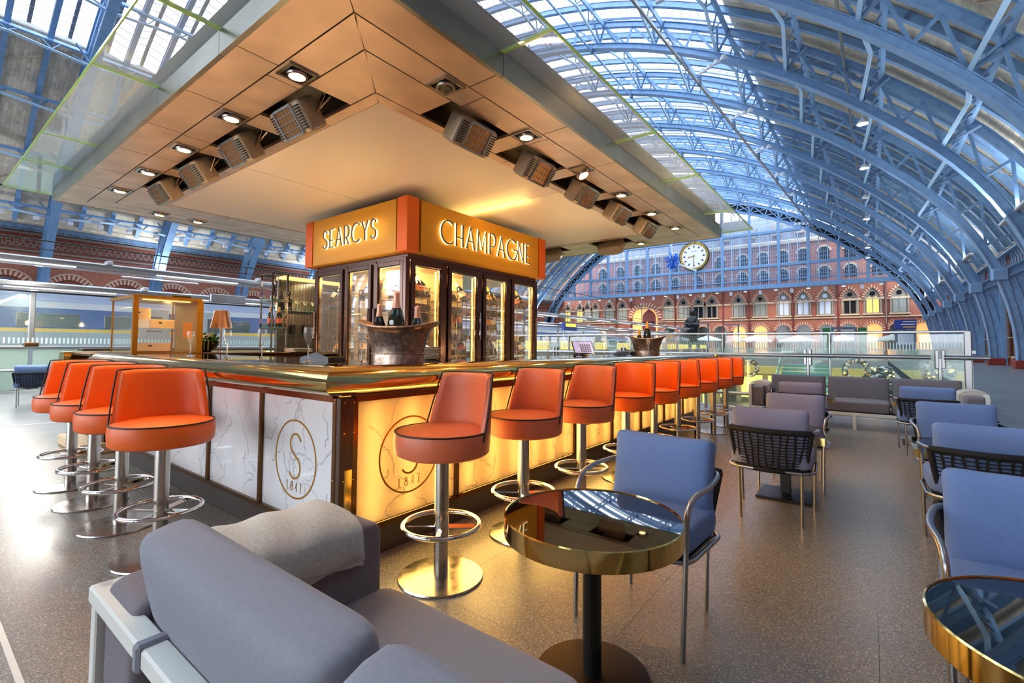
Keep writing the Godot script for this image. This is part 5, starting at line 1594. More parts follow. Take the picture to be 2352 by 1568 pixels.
func build_bar():
	var c := thing("bar_counter", "bar front of white marble panels in bronze frames, golden and backlit along one side", "bar")
	var xr := -2.33
	var zn := -1.52
	var zf := -8.25
	var xl := -6.62
	# plinth and carcass
	part("kick_plinth", bx(Vector3(-2.62, 0.09, (zn + zf) / 2), Vector3(0.50, 0.18, zn - zf + 0.06), 0.005), M.kick, c)
	part("kick_plinth", bx(Vector3((xl - 2.87) / 2, 0.09, -1.81), Vector3(-2.87 - xl, 0.18, 0.50), 0.005), M.kick, c)
	part("kick_trim", bx(Vector3(-2.355, 0.186, (zn + zf) / 2), Vector3(0.06, 0.01, zn - zf + 0.1)), M.bronze, c)
	part("carcass", bx(Vector3(-2.80, 0.62, (zn + zf) / 2 - 0.3), Vector3(0.30, 0.9, zn - zf - 0.6)), M.brown, c)
	part("carcass", bx(Vector3((xl - 2.68) / 2, 0.62, -1.86), Vector3(-2.68 - xl, 0.9, 0.5)), M.brown, c)
	# right-hand side: backlit panels, tubes in a pale light box behind them
	part("light_box", bx(Vector3(-2.625, 0.56, (zn + zf) / 2), Vector3(0.03, 0.80, zn - zf - 0.1)), M.light_box, c)
	var ze := -1.60
	for k in 8:
		var za := ze - 0.83 * k
		var zb := maxf(za - 0.83, zf)
		var zc := (za + zb) / 2
		part("lit_marble_panel", bx(Vector3(xr - 0.012, 0.562, zc), Vector3(0.012, 0.735, za - zb - 0.036)), M.marble_lit, c, "golden backlit marble panel")
		for q in 3:
			part("tube_lamp", bx(Vector3(-2.415, 0.56, za - 0.83 * (q + 0.5) / 3.0), Vector3(0.028, 0.70, 0.028)), M.tube_light, c)
		part("frame_post", bx(Vector3(xr - 0.01, 0.562, za), Vector3(0.05, 0.735, 0.036), 0.004), M.bronze, c)
		part("frame_rail", bx(Vector3(xr - 0.01, 0.945, zc), Vector3(0.05, 0.035, 0.83)), M.bronze, c)
		part("frame_rail", bx(Vector3(xr - 0.01, 0.196, zc), Vector3(0.05, 0.03, 0.83)), M.bronze, c)
		if k < 4: lamp_area(Vector3(xr + 0.02, 0.5, zc), Vector3(2, 0.3, zc), Vector2(0.7, 0.6), Color(1.0, 0.80, 0.42), 0.4)
	part("light_box_lid", bx(Vector3(-2.48, 0.975, (zn + zf) / 2), Vector3(0.30, 0.02, zn - zf)), M.brown, c)
	part("corner_post", bx(Vector3(-2.35, 0.57, -1.555), Vector3(0.06, 0.77, 0.10), 0.004), M.brown, c)
	part("corner_post", bx(Vector3(-2.345, 0.38, -1.56), Vector3(0.06, 0.36, 0.05), 0.004), M.gold, c)
	part("corner_post", bx(Vector3(-2.375, 0.57, -1.525), Vector3(0.036, 0.77, 0.05), 0.004), M.bronze, c)
	# left-hand side: unlit white marble
	for k in 5:
		var xa := -2.40 - 0.845 * k
		var xb := xa - 0.845
		var xc := (xa + xb) / 2
		part("marble_panel", bx(Vector3(xc, 0.562, zn - 0.012), Vector3(0.81, 0.735, 0.014)), M.marble, c, "white marble panel with grey veins")
		part("frame_post", bx(Vector3(xb, 0.562, zn - 0.004), Vector3(0.03, 0.735, 0.04), 0.004), M.bronze, c)
		part("frame_rail", bx(Vector3(xc, 0.945, zn - 0.004), Vector3(0.845, 0.035, 0.04)), M.bronze, c)
		part("frame_rail", bx(Vector3(xc, 0.196, zn - 0.004), Vector3(0.845, 0.03, 0.04)), M.bronze, c)
	part("end_panel", bx(Vector3(xl, 0.55, -1.86), Vector3(0.04, 0.9, 0.72)), M.bronze, c)
	# rivets on the frames
	var rv := MB.new()
	for y in [0.24, 0.5, 0.76, 0.93]:
		for x in [-2.375, -3.245, -4.09]: rv.box(Vector3(x, y, zn + 0.018), Vector3(0.012, 0.012, 0.008), Basis(), 0.003)
		for z in [-1.53, -1.59]: rv.box(Vector3(xr + 0.012, y, z), Vector3(0.008, 0.012, 0.012), Basis(), 0.003)
	part("rivets", rv, M.gold, c, "", "stuff")
	emblem(c, Transform3D(Basis(), Vector3(-2.82, 0.55, zn - 0.006)))
	emblem(c, Transform3D(Basis(Vector3.UP, PI / 2), Vector3(xr - 0.007, 0.565, -2.015)))
	# worktop with its heavy rolled brass nosing
	var t := thing("bar_worktop", "dark mirror-glossy bar top with rolled brass nosing", "worktop")
	part("slab", bx(Vector3(-2.575, TOP - 0.03, -4.98), Vector3(0.75, 0.06, 7.2)), M.top_glass, t)
	part("slab", bx(Vector3(-4.81, TOP - 0.03, -1.755), Vector3(3.72, 0.06, 0.75)), M.top_glass, t)
	var prof := [Vector2(0.06, 0.0), Vector2(0.03, 0.004), Vector2(-0.02, -0.006), Vector2(-0.055, -0.024), Vector2(-0.082, -0.052), Vector2(-0.09, -0.078), Vector2(-0.082, -0.104), Vector2(-0.06, -0.126), Vector2(-0.03, -0.140), Vector2(0.08, -0.143), Vector2(0.2, -0.143), Vector2(0.2, -0.06), Vector2(0.06, -0.06)]
	var edge := [[Vector3(-2.19, TOP, -8.62), Vector3(-2.19, TOP, -1.37), Vector2(-1, 0)], [Vector3(-2.19, TOP, -1.37), Vector3(-6.68, TOP, -1.37), Vector2(0, -1)]]
	for s in 2:
		var rings := []
		for e in 2:
			var r := []
			for q in prof:
				var k: float = q.x
				if s == 0: r.append(Vector3(-2.19 - k, TOP + q.y, -8.62 if e == 0 else -1.37 - k))
				else: r.append(Vector3(-2.19 - k if e == 0 else -6.68, TOP + q.y, -1.37 - k))
			rings.append(r)
		var b := MB.new()
		b.loft([PackedVector3Array(rings[0]), PackedVector3Array(rings[1])], true, false)
		b.fan(rings[1 if s == 1 else 0], s == 0)
		part("brass_nosing", b, M.brass, t)
	for q in [[Vector3(-2.97, 1.0, -5.2), Vector3(0.03, 0.02, 6.0)], [Vector3(-4.6, 1.0, -2.15), Vector3(3.2, 0.02, 0.03)]]:  # strips added behind the counter to brighten the cream ceiling
		part("under_light", bx(q[0], q[1]), M.led_strip, t)
	lamp_area(Vector3(-3.02, 1.02, -5.2), Vector3(-3.7, 3.0, -5.2), Vector2(0.05, 6.0), Color(1.0, 0.82, 0.60), 3.0)
	lamp_area(Vector3(-4.6, 1.02, -2.2), Vector3(-4.6, 3.0, -2.8), Vector2(3.2, 0.05), Color(1.0, 0.82, 0.60), 1.8)
	part("far_end", bx(Vector3(-2.5, TOP - 0.07, -8.6), Vector3(0.8, 0.14, 0.06), 0.02), M.brass, t)

func flip_ring(r: Array) -> Array:
	r.reverse(); return r

# ---------------------------------------------------------------- glass-fronted fridges with their illuminated sign
func build_fridge():
	var X := -3.93
	var Z := -3.30
	var x2 := -5.98
	var z2 := -6.0
	var f := thing("bottle_fridge", "island of bronze framed glass bottle fridges in the middle of the bar", "fridge")
	var fx := X - 0.1
	var fz := Z - 0.1
	var gx := x2 + 0.12
	var gz := z2 + 0.12
	part("base", bx(Vector3((fx + gx) / 2, 0.42, (fz + gz) / 2), Vector3(fx - gx, 0.84, fz - gz), 0.01), M.fridge_frame, f)
	part("head", bx(Vector3((fx + gx) / 2, 2.235, (fz + gz) / 2), Vector3(fx - gx, 0.09, fz - gz)), M.fridge_frame, f)
	part("core", bx(Vector3(fx - 0.72, 1.5, fz - 0.72), Vector3(0.04, 1.4, 0.04)), M.fridge_inner, f)
	part("back_panel", bx(Vector3((fx - 0.62 + gx) / 2, 1.52, fz - 0.60), Vector3(fx - 0.62 - gx, 1.36, 0.03)), M.fridge_inner, f)
	part("back_panel", bx(Vector3(fx - 0.60, 1.52, (fz - 0.62 + gz) / 2 + 0.55), Vector3(0.03, 1.36, 1.0)), M.fridge_inner, f)
	var dz := [-3.40, -3.97, -4.61, -5.22, -5.88]
	for i in dz.size():
		part("upright", bx(Vector3(fx - 0.03, 1.52, dz[i] + (0.0 if i else 0.0)), Vector3(0.08, 1.4, 0.06), 0.006), M.fridge_frame, f)
	var dx := [-4.03, -4.60, -5.18, -5.86]
	for i in range(1, 4):
		part("upright", bx(Vector3(dx[i], 1.52, fz - 0.03), Vector3(0.06, 1.4, 0.08), 0.006), M.fridge_frame, f)
	for i in 4: fridge_door(f, Vector3(fx, 0, (dz[i] + dz[i + 1]) / 2), PI / 2, dz[i] - dz[i + 1] - 0.07, i)
	for i in 3: fridge_door(f, Vector3((dx[i] + dx[i + 1]) / 2, 0, fz), 0.0, dx[i] - dx[i + 1] - 0.07, i + 4)
	# sign boxes on top
	make_sign("SEARCYS", "ochre yellow fascia with thin glowing letters facing the trains", Vector3(-4.95, 2.565, Z), 0.0, 1.67, 0.225, 0.118, -0.54)
	make_sign("CHAMPAGNE", "longer ochre fascia with thin glowing letters facing the chairs", Vector3(X, 2.565, -4.65), PI / 2, 2.30, 0.27, 0.11, -0.88)
	var cl := ["orange corner box between the two yellow sign fascias", "orange end box of the shorter yellow sign", "orange end box of the longer yellow sign"]
	var cp := [[Vector3(X - 0.085, 2.565, Z - 0.085), Vector3(0.17, 0.60, 0.17)], [Vector3(x2 + 0.085, 2.565, Z - 0.085), Vector3(0.17, 0.60, 0.17)], [Vector3(X - 0.085, 2.565, z2 + 0.085), Vector3(0.17, 0.60, 0.17)]]
	for i in 3: one("sign_corner", bx(cp[i][0], cp[i][1], 0.004), M.sign_orange, cl[i], "sign box")
	var rb := thing("sign_backing", "brown boxing behind the yellow signs above the fridges", "panel")
	part("box", bx(Vector3((X + x2) / 2, 2.55, (Z + z2) / 2), Vector3(X - x2 - 0.1, 0.54, Z - z2 - 0.1)), M.brown, rb)
	part("underside", bx(Vector3((X + x2) / 2, 2.275, (Z + z2) / 2), Vector3(X - x2 - 0.02, 0.015, Z - z2 - 0.02)), M.sign_yellow, rb)
	part("led_strip", bx(Vector3(X - 0.10, 2.85, -4.5), Vector3(0.03, 0.02, 1.7)), M.led_strip, rb)
	lamp_area(Vector3(X - 0.12, 2.865, -4.5), Vector3(X - 0.12, 4.0, -4.5), Vector2(0.05, 1.7), Color(1, 0.82, 0.46), 0.25)
	fill_fridge(fx, fz, dz, dx)

func fridge_door(f: Node3D, at: Vector3, turn: float, w: float, k: int):
	var xf := Transform3D(Basis(Vector3.UP, turn), at)
	var d := Node3D.new(); d.name = "door"; f.add_child(d, true); d.transform = xf
	var b := MB.new()
	for s in [-1.0, 1.0]:
		b.box(Vector3(s * (w / 2 - 0.028), 1.53, 0.012), Vector3(0.056, 1.32, 0.045), Basis(), 0.006)
		b.box(Vector3(0, 1.53 + s * 0.632, 0.012), Vector3(w - 0.112, 0.056, 0.045), Basis(), 0.006)
	part("door_frame", b, M.fridge_frame, d)
	b = MB.new()
	for s in [-1.0, 1.0]:
		b.box(Vector3(s * (w / 2 - 0.062), 1.53, 0.0), Vector3(0.012, 1.2, 0.03)); b.box(Vector3(0, 1.53 + s * 0.598, 0.0), Vector3(w - 0.12, 0.012, 0.03))
	part("glazing_bead", b, M.wire, d)
	part("door_glass", bx(Vector3(0, 1.53, 0.0), Vector3(w - 0.12, 1.2, 0.01)), M.clear_glass, d)
	part("handle", bx(Vector3((w / 2 - 0.02) * (1 if k % 2 else -1), 1.5, 0.05), Vector3(0.018, 0.34, 0.03), 0.004), M.chrome, d)
	part("lamp_strip", bx(Vector3((w / 2 - 0.085), 1.53, -0.03), Vector3(0.016, 1.16, 0.016)), M.led_strip, d)
	# wire rack
	var r := MB.new()
	for x in [-w / 2 + 0.10, 0.0, w / 2 - 0.12]:
		for z in [-0.1, -0.44]: r.bar(Vector3(x, 0.92, z), Vector3(x, 1.92, z), 0.008, 0.008)
	for y in [0.95, 1.12, 1.29, 1.46, 1.63, 1.80, 1.92]:
		for z in [-0.1, -0.18, -0.44]: r.bar(Vector3(-w / 2 + 0.08, y, z), Vector3(w / 2 - 0.1, y, z), 0.008, 0.008)
		for x in [-w / 2 + 0.10, 0.0, w / 2 - 0.12]: r.bar(Vector3(x, y, -0.1), Vector3(x, y, -0.44), 0.006, 0.006)
	part("wire_rack", r, M.wire, d, "", "stuff")
	var o := xf * Vector3(0, 2.1, -0.25)
	lamp_omni(o, Color(1.0, 0.84, 0.56), 0.14, 0.06)

func make_sign(word: String, label: String, at: Vector3, turn: float, w: float, h: float, gap: float, x0: float):
	var t := thing("sign", label, "sign", at, turn)
	part("fascia", bx(Vector3(0, 0, -0.03), Vector3(w, 0.58, 0.06), 0.003), M.sign_yellow, t)
	var widths := 0.0
	for ch in word: widths += glyph(ch)[0] * h * 0.85
	var span := -2.0 * x0
	var sp := (span - widths) / (word.length() - 1)
	var x := x0
	for ch in word:
		var g := glyph(ch)
		var L := Node3D.new(); L.name = "letter"; t.add_child(L, true)
		L.position = Vector3(x, -h * 0.5, 0)
		var a := MB.new()
		var b := MB.new()
		for k in range(1, g.size()):
			var pts: Array = g[k].map(func(q): return Vector2(q.x * h * 0.85, q.y * h))
			stroke(a, pts, 0.0072, 0.012, Transform3D(Basis(), Vector3(0, 0, 0.036)))
			stroke(b, pts, 0.0092, 0.018, Transform3D(Basis(), Vector3(0, 0, 0.016)))
		part("letter_face", a, M.letter_face, L)
		part("letter_glow", b, M.letter_glow, L)
		x += g[0] * h * 0.85 + sp
	lamp_area(to_global_of(t, Vector3(0, 0, 0.07)), to_global_of(t, Vector3(0, 0, -1)), Vector2(w * 0.8, 0.2), Color(1, 0.86, 0.45), 0.03)

func to_global_of(t: Node3D, p: Vector3) -> Vector3:
	return t.position + Basis(Vector3.UP, t.rotation.y) * p

func make_bottle(glass_m: Material, foil: Material, label_m: Material) -> Node3D:
	var t := thing("champagne_bottle", "", "bottle")
	part("body", lathed([Vector2(0.0, 0.012), Vector2(0.03, 0.0), Vector2(0.043, 0.004), Vector2(0.0445, 0.015), Vector2(0.0445, 0.15), Vector2(0.042, 0.175), Vector2(0.034, 0.20), Vector2(0.024, 0.225), Vector2(0.018, 0.25), Vector2(0.0155, 0.275)], 20, 60), glass_m, t)
	part("foil", lathed([Vector2(0.0245, 0.225), Vector2(0.0195, 0.25), Vector2(0.0168, 0.275), Vector2(0.0160, 0.29), Vector2(0.0180, 0.296), Vector2(0.0178, 0.305), Vector2(0.016, 0.312), Vector2(0.008, 0.318), Vector2(0.0, 0.319)], 16, 60), foil, t)
	part("label", lathed([Vector2(0.0451, 0.06), Vector2(0.0451, 0.14)], 20), label_m, t)
	part("neck_band", lathed([Vector2(0.0252, 0.216), Vector2(0.0256, 0.222), Vector2(0.0252, 0.228)], 16), M.label_black, t)
	return t

func fill_fridge(fx: float, fz: float, dz: Array, dx: Array):
	var r := RandomNumberGenerator.new()
	r.seed = 21
	var foils := ["foil_rose", "foil_gold", "foil_white", "foil_orange", "foil_gold"]
	var labels := ["label_white", "label_yellow", "label_pink", "label_black", "label_violet", "label_white"]
	var protos := []
	for i in 6:
		var b := make_bottle(M.bottle_green if i % 2 else M.bottle_dark, M[foils[i % 5]], M[labels[i]])
		protos.append(b)
	var used := {}
	var rows := [0.955, 1.125, 1.295, 1.465, 1.635, 1.805]
	var nth := ["topmost", "fifth", "fourth", "third", "second", "lowest"]
	var doors := ["first chair-side fridge door", "second chair-side fridge door", "third chair-side fridge door", "last chair-side fridge door", "train-side fridge door by the corner", "middle train-side fridge door", "last train-side fridge door"]
	for d in 7:
		var turn := PI / 2 if d < 4 else 0.0
		var c: Vector3
		var w: float
		if d < 4:
			c = Vector3(fx, 0, (dz[d] + dz[d + 1]) / 2); w = dz[d] - dz[d + 1] - 0.07
		else:
			c = Vector3((dx[d - 4] + dx[d - 3]) / 2, 0, fz); w = dx[d - 4] - dx[d - 3] - 0.07
		var bas := Basis(Vector3.UP, turn)
		for k in 6:
			if k == 0 and d == 6: continue
			for s in 4:
				if r.randf() < (0.72 if d in [3, 6] else 0.22): continue
				var i := (d + k) % 6 if r.randf() < 0.7 else r.randi() % 6
				var x := -w / 2 + 0.135 + s * (w - 0.27) / 3.0
				var o: Node3D
				var lab := "champagne bottle on the %s rack of the %s" % [nth[5 - k], doors[d]]
				if used.has(i):
					o = protos[i].duplicate(); o.name = numbered("champagne_bottle"); add_child(o)
				else:
					o = protos[i]; used[i] = true
				var lean := k % 2 == 1
				# leaning against the rack, or lying with its base to the glass
				var loc := Basis(Vector3.RIGHT, -0.55) if lean else Basis(Vector3.RIGHT, -PI / 2 + 0.06)
				var pos := Vector3(x, rows[k] + 0.005, -0.11) if lean else Vector3(x, rows[k] + 0.052, -0.095)
				if lean: loc = Basis(Vector3.BACK, r.randf_range(-0.18, 0.1)) * loc
				o.transform = Transform3D(bas * loc, c + bas * pos)
				tag(o, lab, "bottle", "%s rack, %s" % [nth[5 - k], doors[d]])
	for i in 6:
		if not used.has(i):
			remove_child(protos[i]); protos[i].free()

# ---------------------------------------------------------------- rear counter
func build_backbar():
	var t := thing("rear_counter", "rear service counter with brown boarding and rolled brass end behind the bar", "counter")
	part("body", bx(Vector3(-7.45, 0.55, -4.9), Vector3(0.95, 1.1, 6.8), 0.01), M.brown, t)
	part("plinth", bx(Vector3(-7.5, 0.06, -1.55), Vector3(1.1, 0.12, 0.5), 0.01), M.box_cream, t)
	part("top", bx(Vector3(-7.45, 1.115, -4.85), Vector3(1.05, 0.03, 7.0), 0.006), M.bronze, t)
	var b := MB.new()
	var rings := []
	for z in [-1.28, -8.4]:
		var r := PackedVector3Array()
		for q in arc2(Vector2(-8.0, 1.04), 0.10, PI / 2, PI * 1.5, 8): r.append(Vector3(q.x, q.y, z))
		r.append(Vector3(-7.8, 0.94, z)); r.append(Vector3(-7.8, 1.14, z))
		rings.append(r)
	b.loft(rings, true, true, false, true)
	part("brass_nosing", b, M.brass, t)
	part("ledge", bx(Vector3(-8.2, 1.16, -4.5), Vector3(0.3, 0.03, 6.0)), M.kick, t)
	display_case()
	shelf_tower()
	# glass shelves in front of a ribbed steel wall beside the fridge
	var w := thing("ribbed_wall", "ribbed steel back wall with green glass shelves left of the fridge", "shelving")
	part("panel", bx(Vector3(-7.55, 1.68, -4.3), Vector3(0.03, 1.30, 1.15)), M.corrugated, w)
	b = MB.new()
	for i in 56: b.box(Vector3(-7.53, 1.68, -3.74 - i * 0.02), Vector3(0.012, 1.30, 0.010))
	part("ribs", b, M.corrugated, w, "", "stuff")
	part("head_light", bx(Vector3(-7.45, 2.31, -4.3), Vector3(0.16, 0.04, 1.15)), M.led_strip, w)
	for y in [1.78, 1.40]: part("shelf", bx(Vector3(-7.40, y, -4.3), Vector3(0.26, 0.012, 1.1)), M.shelf_glass, w)
	lamp_area(Vector3(-7.42, 2.27, -4.3), Vector3(-7.42, 0, -4.3), Vector2(0.1, 1.0), Color(1, 0.85, 0.6), 0.5)
	for i in 3:
		var g := thing("coupe_glass", ["coupe glass nearest the shelf tower on the upper glass shelf", "middle coupe glass on the upper glass shelf", "coupe glass next to the fridge on the upper glass shelf"][i], "glass", Vector3(-7.40, 1.786, -3.98 - 0.13 * i), 0.0, "coupes on the glass shelf")
		part("bowl", lathed([Vector2(0.004, 0.10), Vector2(0.025, 0.115), Vector2(0.045, 0.14), Vector2(0.052, 0.17)], 20), M.clear_glass, g)
		part("stem", lathed([Vector2(0.03, 0.0), Vector2(0.03, 0.003), Vector2(0.005, 0.01), Vector2(0.004, 0.10)], 14), M.leaf, g, "green stem")
	for i in 2:
		one("menu_box", bx(Vector3.ZERO, Vector3(0.14, 0.16, 0.1 + 0.06 * i), 0.004), M.kick, ["narrow grey box on the lower glass shelf", "wider grey box on the lower glass shelf"][i], "box", Vector3(-7.42, 1.487, -3.98 - 0.17 * i))
	b = MB.new()
	for i in 10: b.box(Vector3(-7.05 + 0.04 * (i % 3), 1.135 + 0.006 * i, -3.8), Vector3(0.22, 0.004, 0.3), Basis(Vector3.UP, 0.1 * (i % 4)))
	one("paper_pile", b, M.paper_white, "pile of white papers on the rear counter under the glass shelves", "papers")
	table_lamp()
	plant_bowl()

func display_case():
	var t := thing("display_case", "gold framed glass display case with cake boxes on the rear counter", "display case")
	var x0 := -7.85
	var x1 := -6.92
	var z0 := -1.74
	var z1 := -2.40
	var y0 := 1.13
	var y1 := 1.80
	for x in [x0, x1]:
		for z in [z0, z1]:
			var w := 0.05 if x == x1 else 0.02
			part("post", bx(Vector3(x, (y0 + y1) / 2, z), Vector3(w, y1 - y0, 0.05 if x == x1 else 0.02)), M.gold_paint, t)
	part("top", bx(Vector3((x0 + x1) / 2, y1 + 0.01, (z0 + z1) / 2), Vector3(x1 - x0 + 0.05, 0.035, z0 - z1 + 0.06)), M.gold_paint, t)
	part("floor_plate", bx(Vector3((x0 + x1) / 2, y0 + 0.01, (z0 + z1) / 2), Vector3(x1 - x0, 0.02, z0 - z1)), M.gold_paint, t)
	part("pane", bx(Vector3((x0 + x1) / 2, (y0 + y1) / 2, z0), Vector3(x1 - x0 - 0.06, y1 - y0, 0.008)), M.pane, t)
	part("pane", bx(Vector3(x1, (y0 + y1) / 2, (z0 + z1) / 2), Vector3(0.008, y1 - y0, z0 - z1 - 0.05)), M.clear_glass, t)
	part("pane", bx(Vector3(x0, (y0 + y1) / 2, (z0 + z1) / 2), Vector3(0.008, y1 - y0, z0 - z1 - 0.05)), M.pane, t)
	part("side_panel", bx(Vector3((x0 + x1) / 2, (y0 + y1) / 2, z1 - 0.04), Vector3(x1 - x0, y1 - y0, 0.03)), M.gold_paint, t)
	part("shelf", bx(Vector3((x0 + x1) / 2, 1.43, (z0 + z1) / 2), Vector3(x1 - x0 - 0.05, 0.008, z0 - z1 - 0.05)), M.pane, t)
	part("lamp_strip", bx(Vector3(x1 - 0.05, y1 - 0.02, (z0 + z1) / 2), Vector3(0.02, 0.015, 0.5)), M.led_strip, t)
	lamp_area(Vector3(x1 - 0.1, y1 - 0.035, (z0 + z1) / 2), Vector3(x1 - 0.1, 0, (z0 + z1) / 2), Vector2(0.05, 0.5), Color(1, 0.82, 0.5), 0.12)
	var bl := ["cream cake box on the upper shelf of the gold display case", "cream cake box at the bottom of the gold display case", "tall cream carton standing on the upper box in the gold display case"]
	var bs := [Vector3(0.34, 0.11, 0.30), Vector3(0.36, 0.10, 0.34), Vector3(0.16, 0.14, 0.16)]
	var bp := [Vector3(-7.2, 1.49, -2.0), Vector3(-7.2, 1.205, -2.02), Vector3(-7.28, 1.617, -1.9)]
	for i in 3:
		var c := thing("cake_box", bl[i], "box", bp[i], 0.3 if i == 0 else -0.35)
		part("carton", bx(Vector3.ZERO, bs[i], 0.004), M.box_cream, c)
		part("emblem", bx(Vector3(bs[i].x / 2 + 0.001, 0.015, 0.03), Vector3(0.002, 0.02, 0.04)), M.piping, c)
	one("price_card", bx(Vector3.ZERO, Vector3(0.004, 0.2, 0.10)), M.label_yellow, "yellow card stuck inside the gold display case", "card", Vector3(-6.95, 1.42, -2.29))
	one("black_tray", bx(Vector3.ZERO, Vector3(0.2, 0.04, 0.22), 0.012), M.black_metal, "small black tray on top of the gold display case", "tray", Vector3(-7.15, 1.85, -2.25))

func shelf_tower():
	var t := thing("shelf_tower", "tall chrome shelf tower with green glass shelves left of the fridge", "shelf")
	var x0 := -7.55
	var x1 := -7.2
	var z0 := -3.47
	var z1 := -3.70
	for x in [x0, x1]:
		for z in [z0, z1]: part("post", bx(Vector3(x, 1.73, z), Vector3(0.022, 1.22, 0.022)), M.chrome, t)
	for y in [1.49, 1.92, 2.33]:
		for z in [z0, z1]: part("rail", bx(Vector3((x0 + x1) / 2, y, z), Vector3(x1 - x0, 0.018, 0.018)), M.chrome, t)
		for x in [x0, x1]: part("rail", bx(Vector3(x, y, (z0 + z1) / 2), Vector3(0.018, 0.018, z0 - z1)), M.chrome, t)
	for y in [1.505, 1.935]: part("shelf", bx(Vector3((x0 + x1) / 2, y, (z0 + z1) / 2), Vector3(x1 - x0, 0.012, z0 - z1)), M.shelf_glass, t)
	bottle0 = make_bottle(M.bottle_green, M.foil_gold, M.label_pink)
	bottle0.position = Vector3(-7.36, 1.512, -3.53)
	tag(bottle0, "gold topped bottle with pink label on the lower shelf of the chrome tower", "bottle", "bottles on the shelf tower")
	dup(bottle0, "gold topped bottle beside it, label turned away, on the lower shelf of the chrome tower", Vector3(-7.30, 1.512, -3.63), 2.0)
	var b := make_bottle(M.bottle_green, M.foil_white, M.label_violet)
	b.position = Vector3(-7.36, 1.942, -3.56)
	tag(b, "white topped bottle with violet shield on the upper shelf of the chrome tower", "bottle", "bottles on the shelf tower")
	var d := make_bottle(M.bottle_dark, M.bottle_dark, M.label_black)
	d.position = Vector3(-7.40, 1.787, -3.84)
	tag(d, "plain dark green bottle at the tower end of the upper glass shelf", "bottle")

func table_lamp():
	var t := thing("table_lamp", "table lamp with copper shade on the rear counter", "lamp", Vector3(-7.2, 1.13, -2.78))
	part("base", lathed([Vector2(0.0, 0.0), Vector2(0.055, 0.0), Vector2(0.055, 0.008), Vector2(0.012, 0.02), Vector2(0.0, 0.02)], 20), M.chrome, t)
	part("stem", lathed([Vector2(0.008, 0.015), Vector2(0.008, 0.36)], 10), M.shade_copper, t)
	part("shade", lathed([Vector2(0.135, 0.34), Vector2(0.088, 0.58), Vector2(0.086, 0.582), Vector2(0.0, 0.582)], 28), M.shade_copper, t)
	part("bulb", lathed([Vector2(0.0, 0.38), Vector2(0.03, 0.40), Vector2(0.03, 0.43), Vector2(0.0, 0.46)], 12), M.spot_warm, t)
	lamp_omni(t.position + Vector3(0, 0.42, 0), Color(1, 0.75, 0.5), 0.06, 0.03)

func plant_bowl():
	var t := thing("plant_bowl", "black bowl of trailing green plants beside the copper lamp", "plant", Vector3(-7.55, 1.13, -2.72))
	part("bowl", lathed([Vector2(0.0, 0.0), Vector2(0.05, 0.0), Vector2(0.12, 0.04), Vector2(0.165, 0.11), Vector2(0.172, 0.16), Vector2(0.165, 0.16), Vector2(0.15, 0.12), Vector2(0.0, 0.11)], 28, 40), M.black_metal, t)
	var r := RandomNumberGenerator.new()
	r.seed = 15
	var lf := MB.new(); lf.prism(PackedVector2Array([Vector2(0, 0), Vector2(0.016, 0.02), Vector2(0.012, 0.05), Vector2(0, 0.07), Vector2(-0.012, 0.05), Vector2(-0.016, 0.02)]), 0.002)
	var lm := lf.mesh()
	for i in 46:
		var a := r.randf() * TAU
		var el := r.randf_range(-0.2, 1.3)
		var p := Vector3(cos(a) * 0.10 * r.randf(), 0.14 + r.randf() * 0.07, sin(a) * 0.10 * r.randf())
		var b := Basis(Vector3.UP, -a) * Basis(Vector3.BACK, -(PI / 2 - el)) * Basis(Vector3.UP, r.randf() * 2.0)
		put("leaf", lm, M.leaf if i % 3 else M.leaf_pale, t, Transform3D(b.scaled(Vector3.ONE * r.randf_range(0.9, 1.9)), p))
	for k in 7:
		var path := []
		var a := 0.2 + 0.25 * k
		for j in 6: path.append(Vector3(cos(a) * (0.1 + 0.09 * minf(j, 2.0) / 2.0), 0.18 - 0.045 * maxf(j - 1.5, 0), sin(a) * (0.1 + 0.09 * minf(j, 2.0) / 2.0)))
		part("tendril", tube_b(path, 0.006, 5), M.leaf_pale, t)
	part("twig", tube_b([Vector3(-0.04, 0.16, 0.05), Vector3(-0.12, 0.28, 0.1), Vector3(-0.2, 0.38, 0.13)], 0.006, 5), M.leaf, t)
	var bl := MB.new()
	for i in 40: bl.box(Vector3(r.randfn() * 0.05 + 0.06, 0.17 + r.randf() * 0.09, 0.08 + r.randfn() * 0.05), Vector3.ONE * 0.014)
	part("blossom", bl, M.blossom, t, "", "stuff")

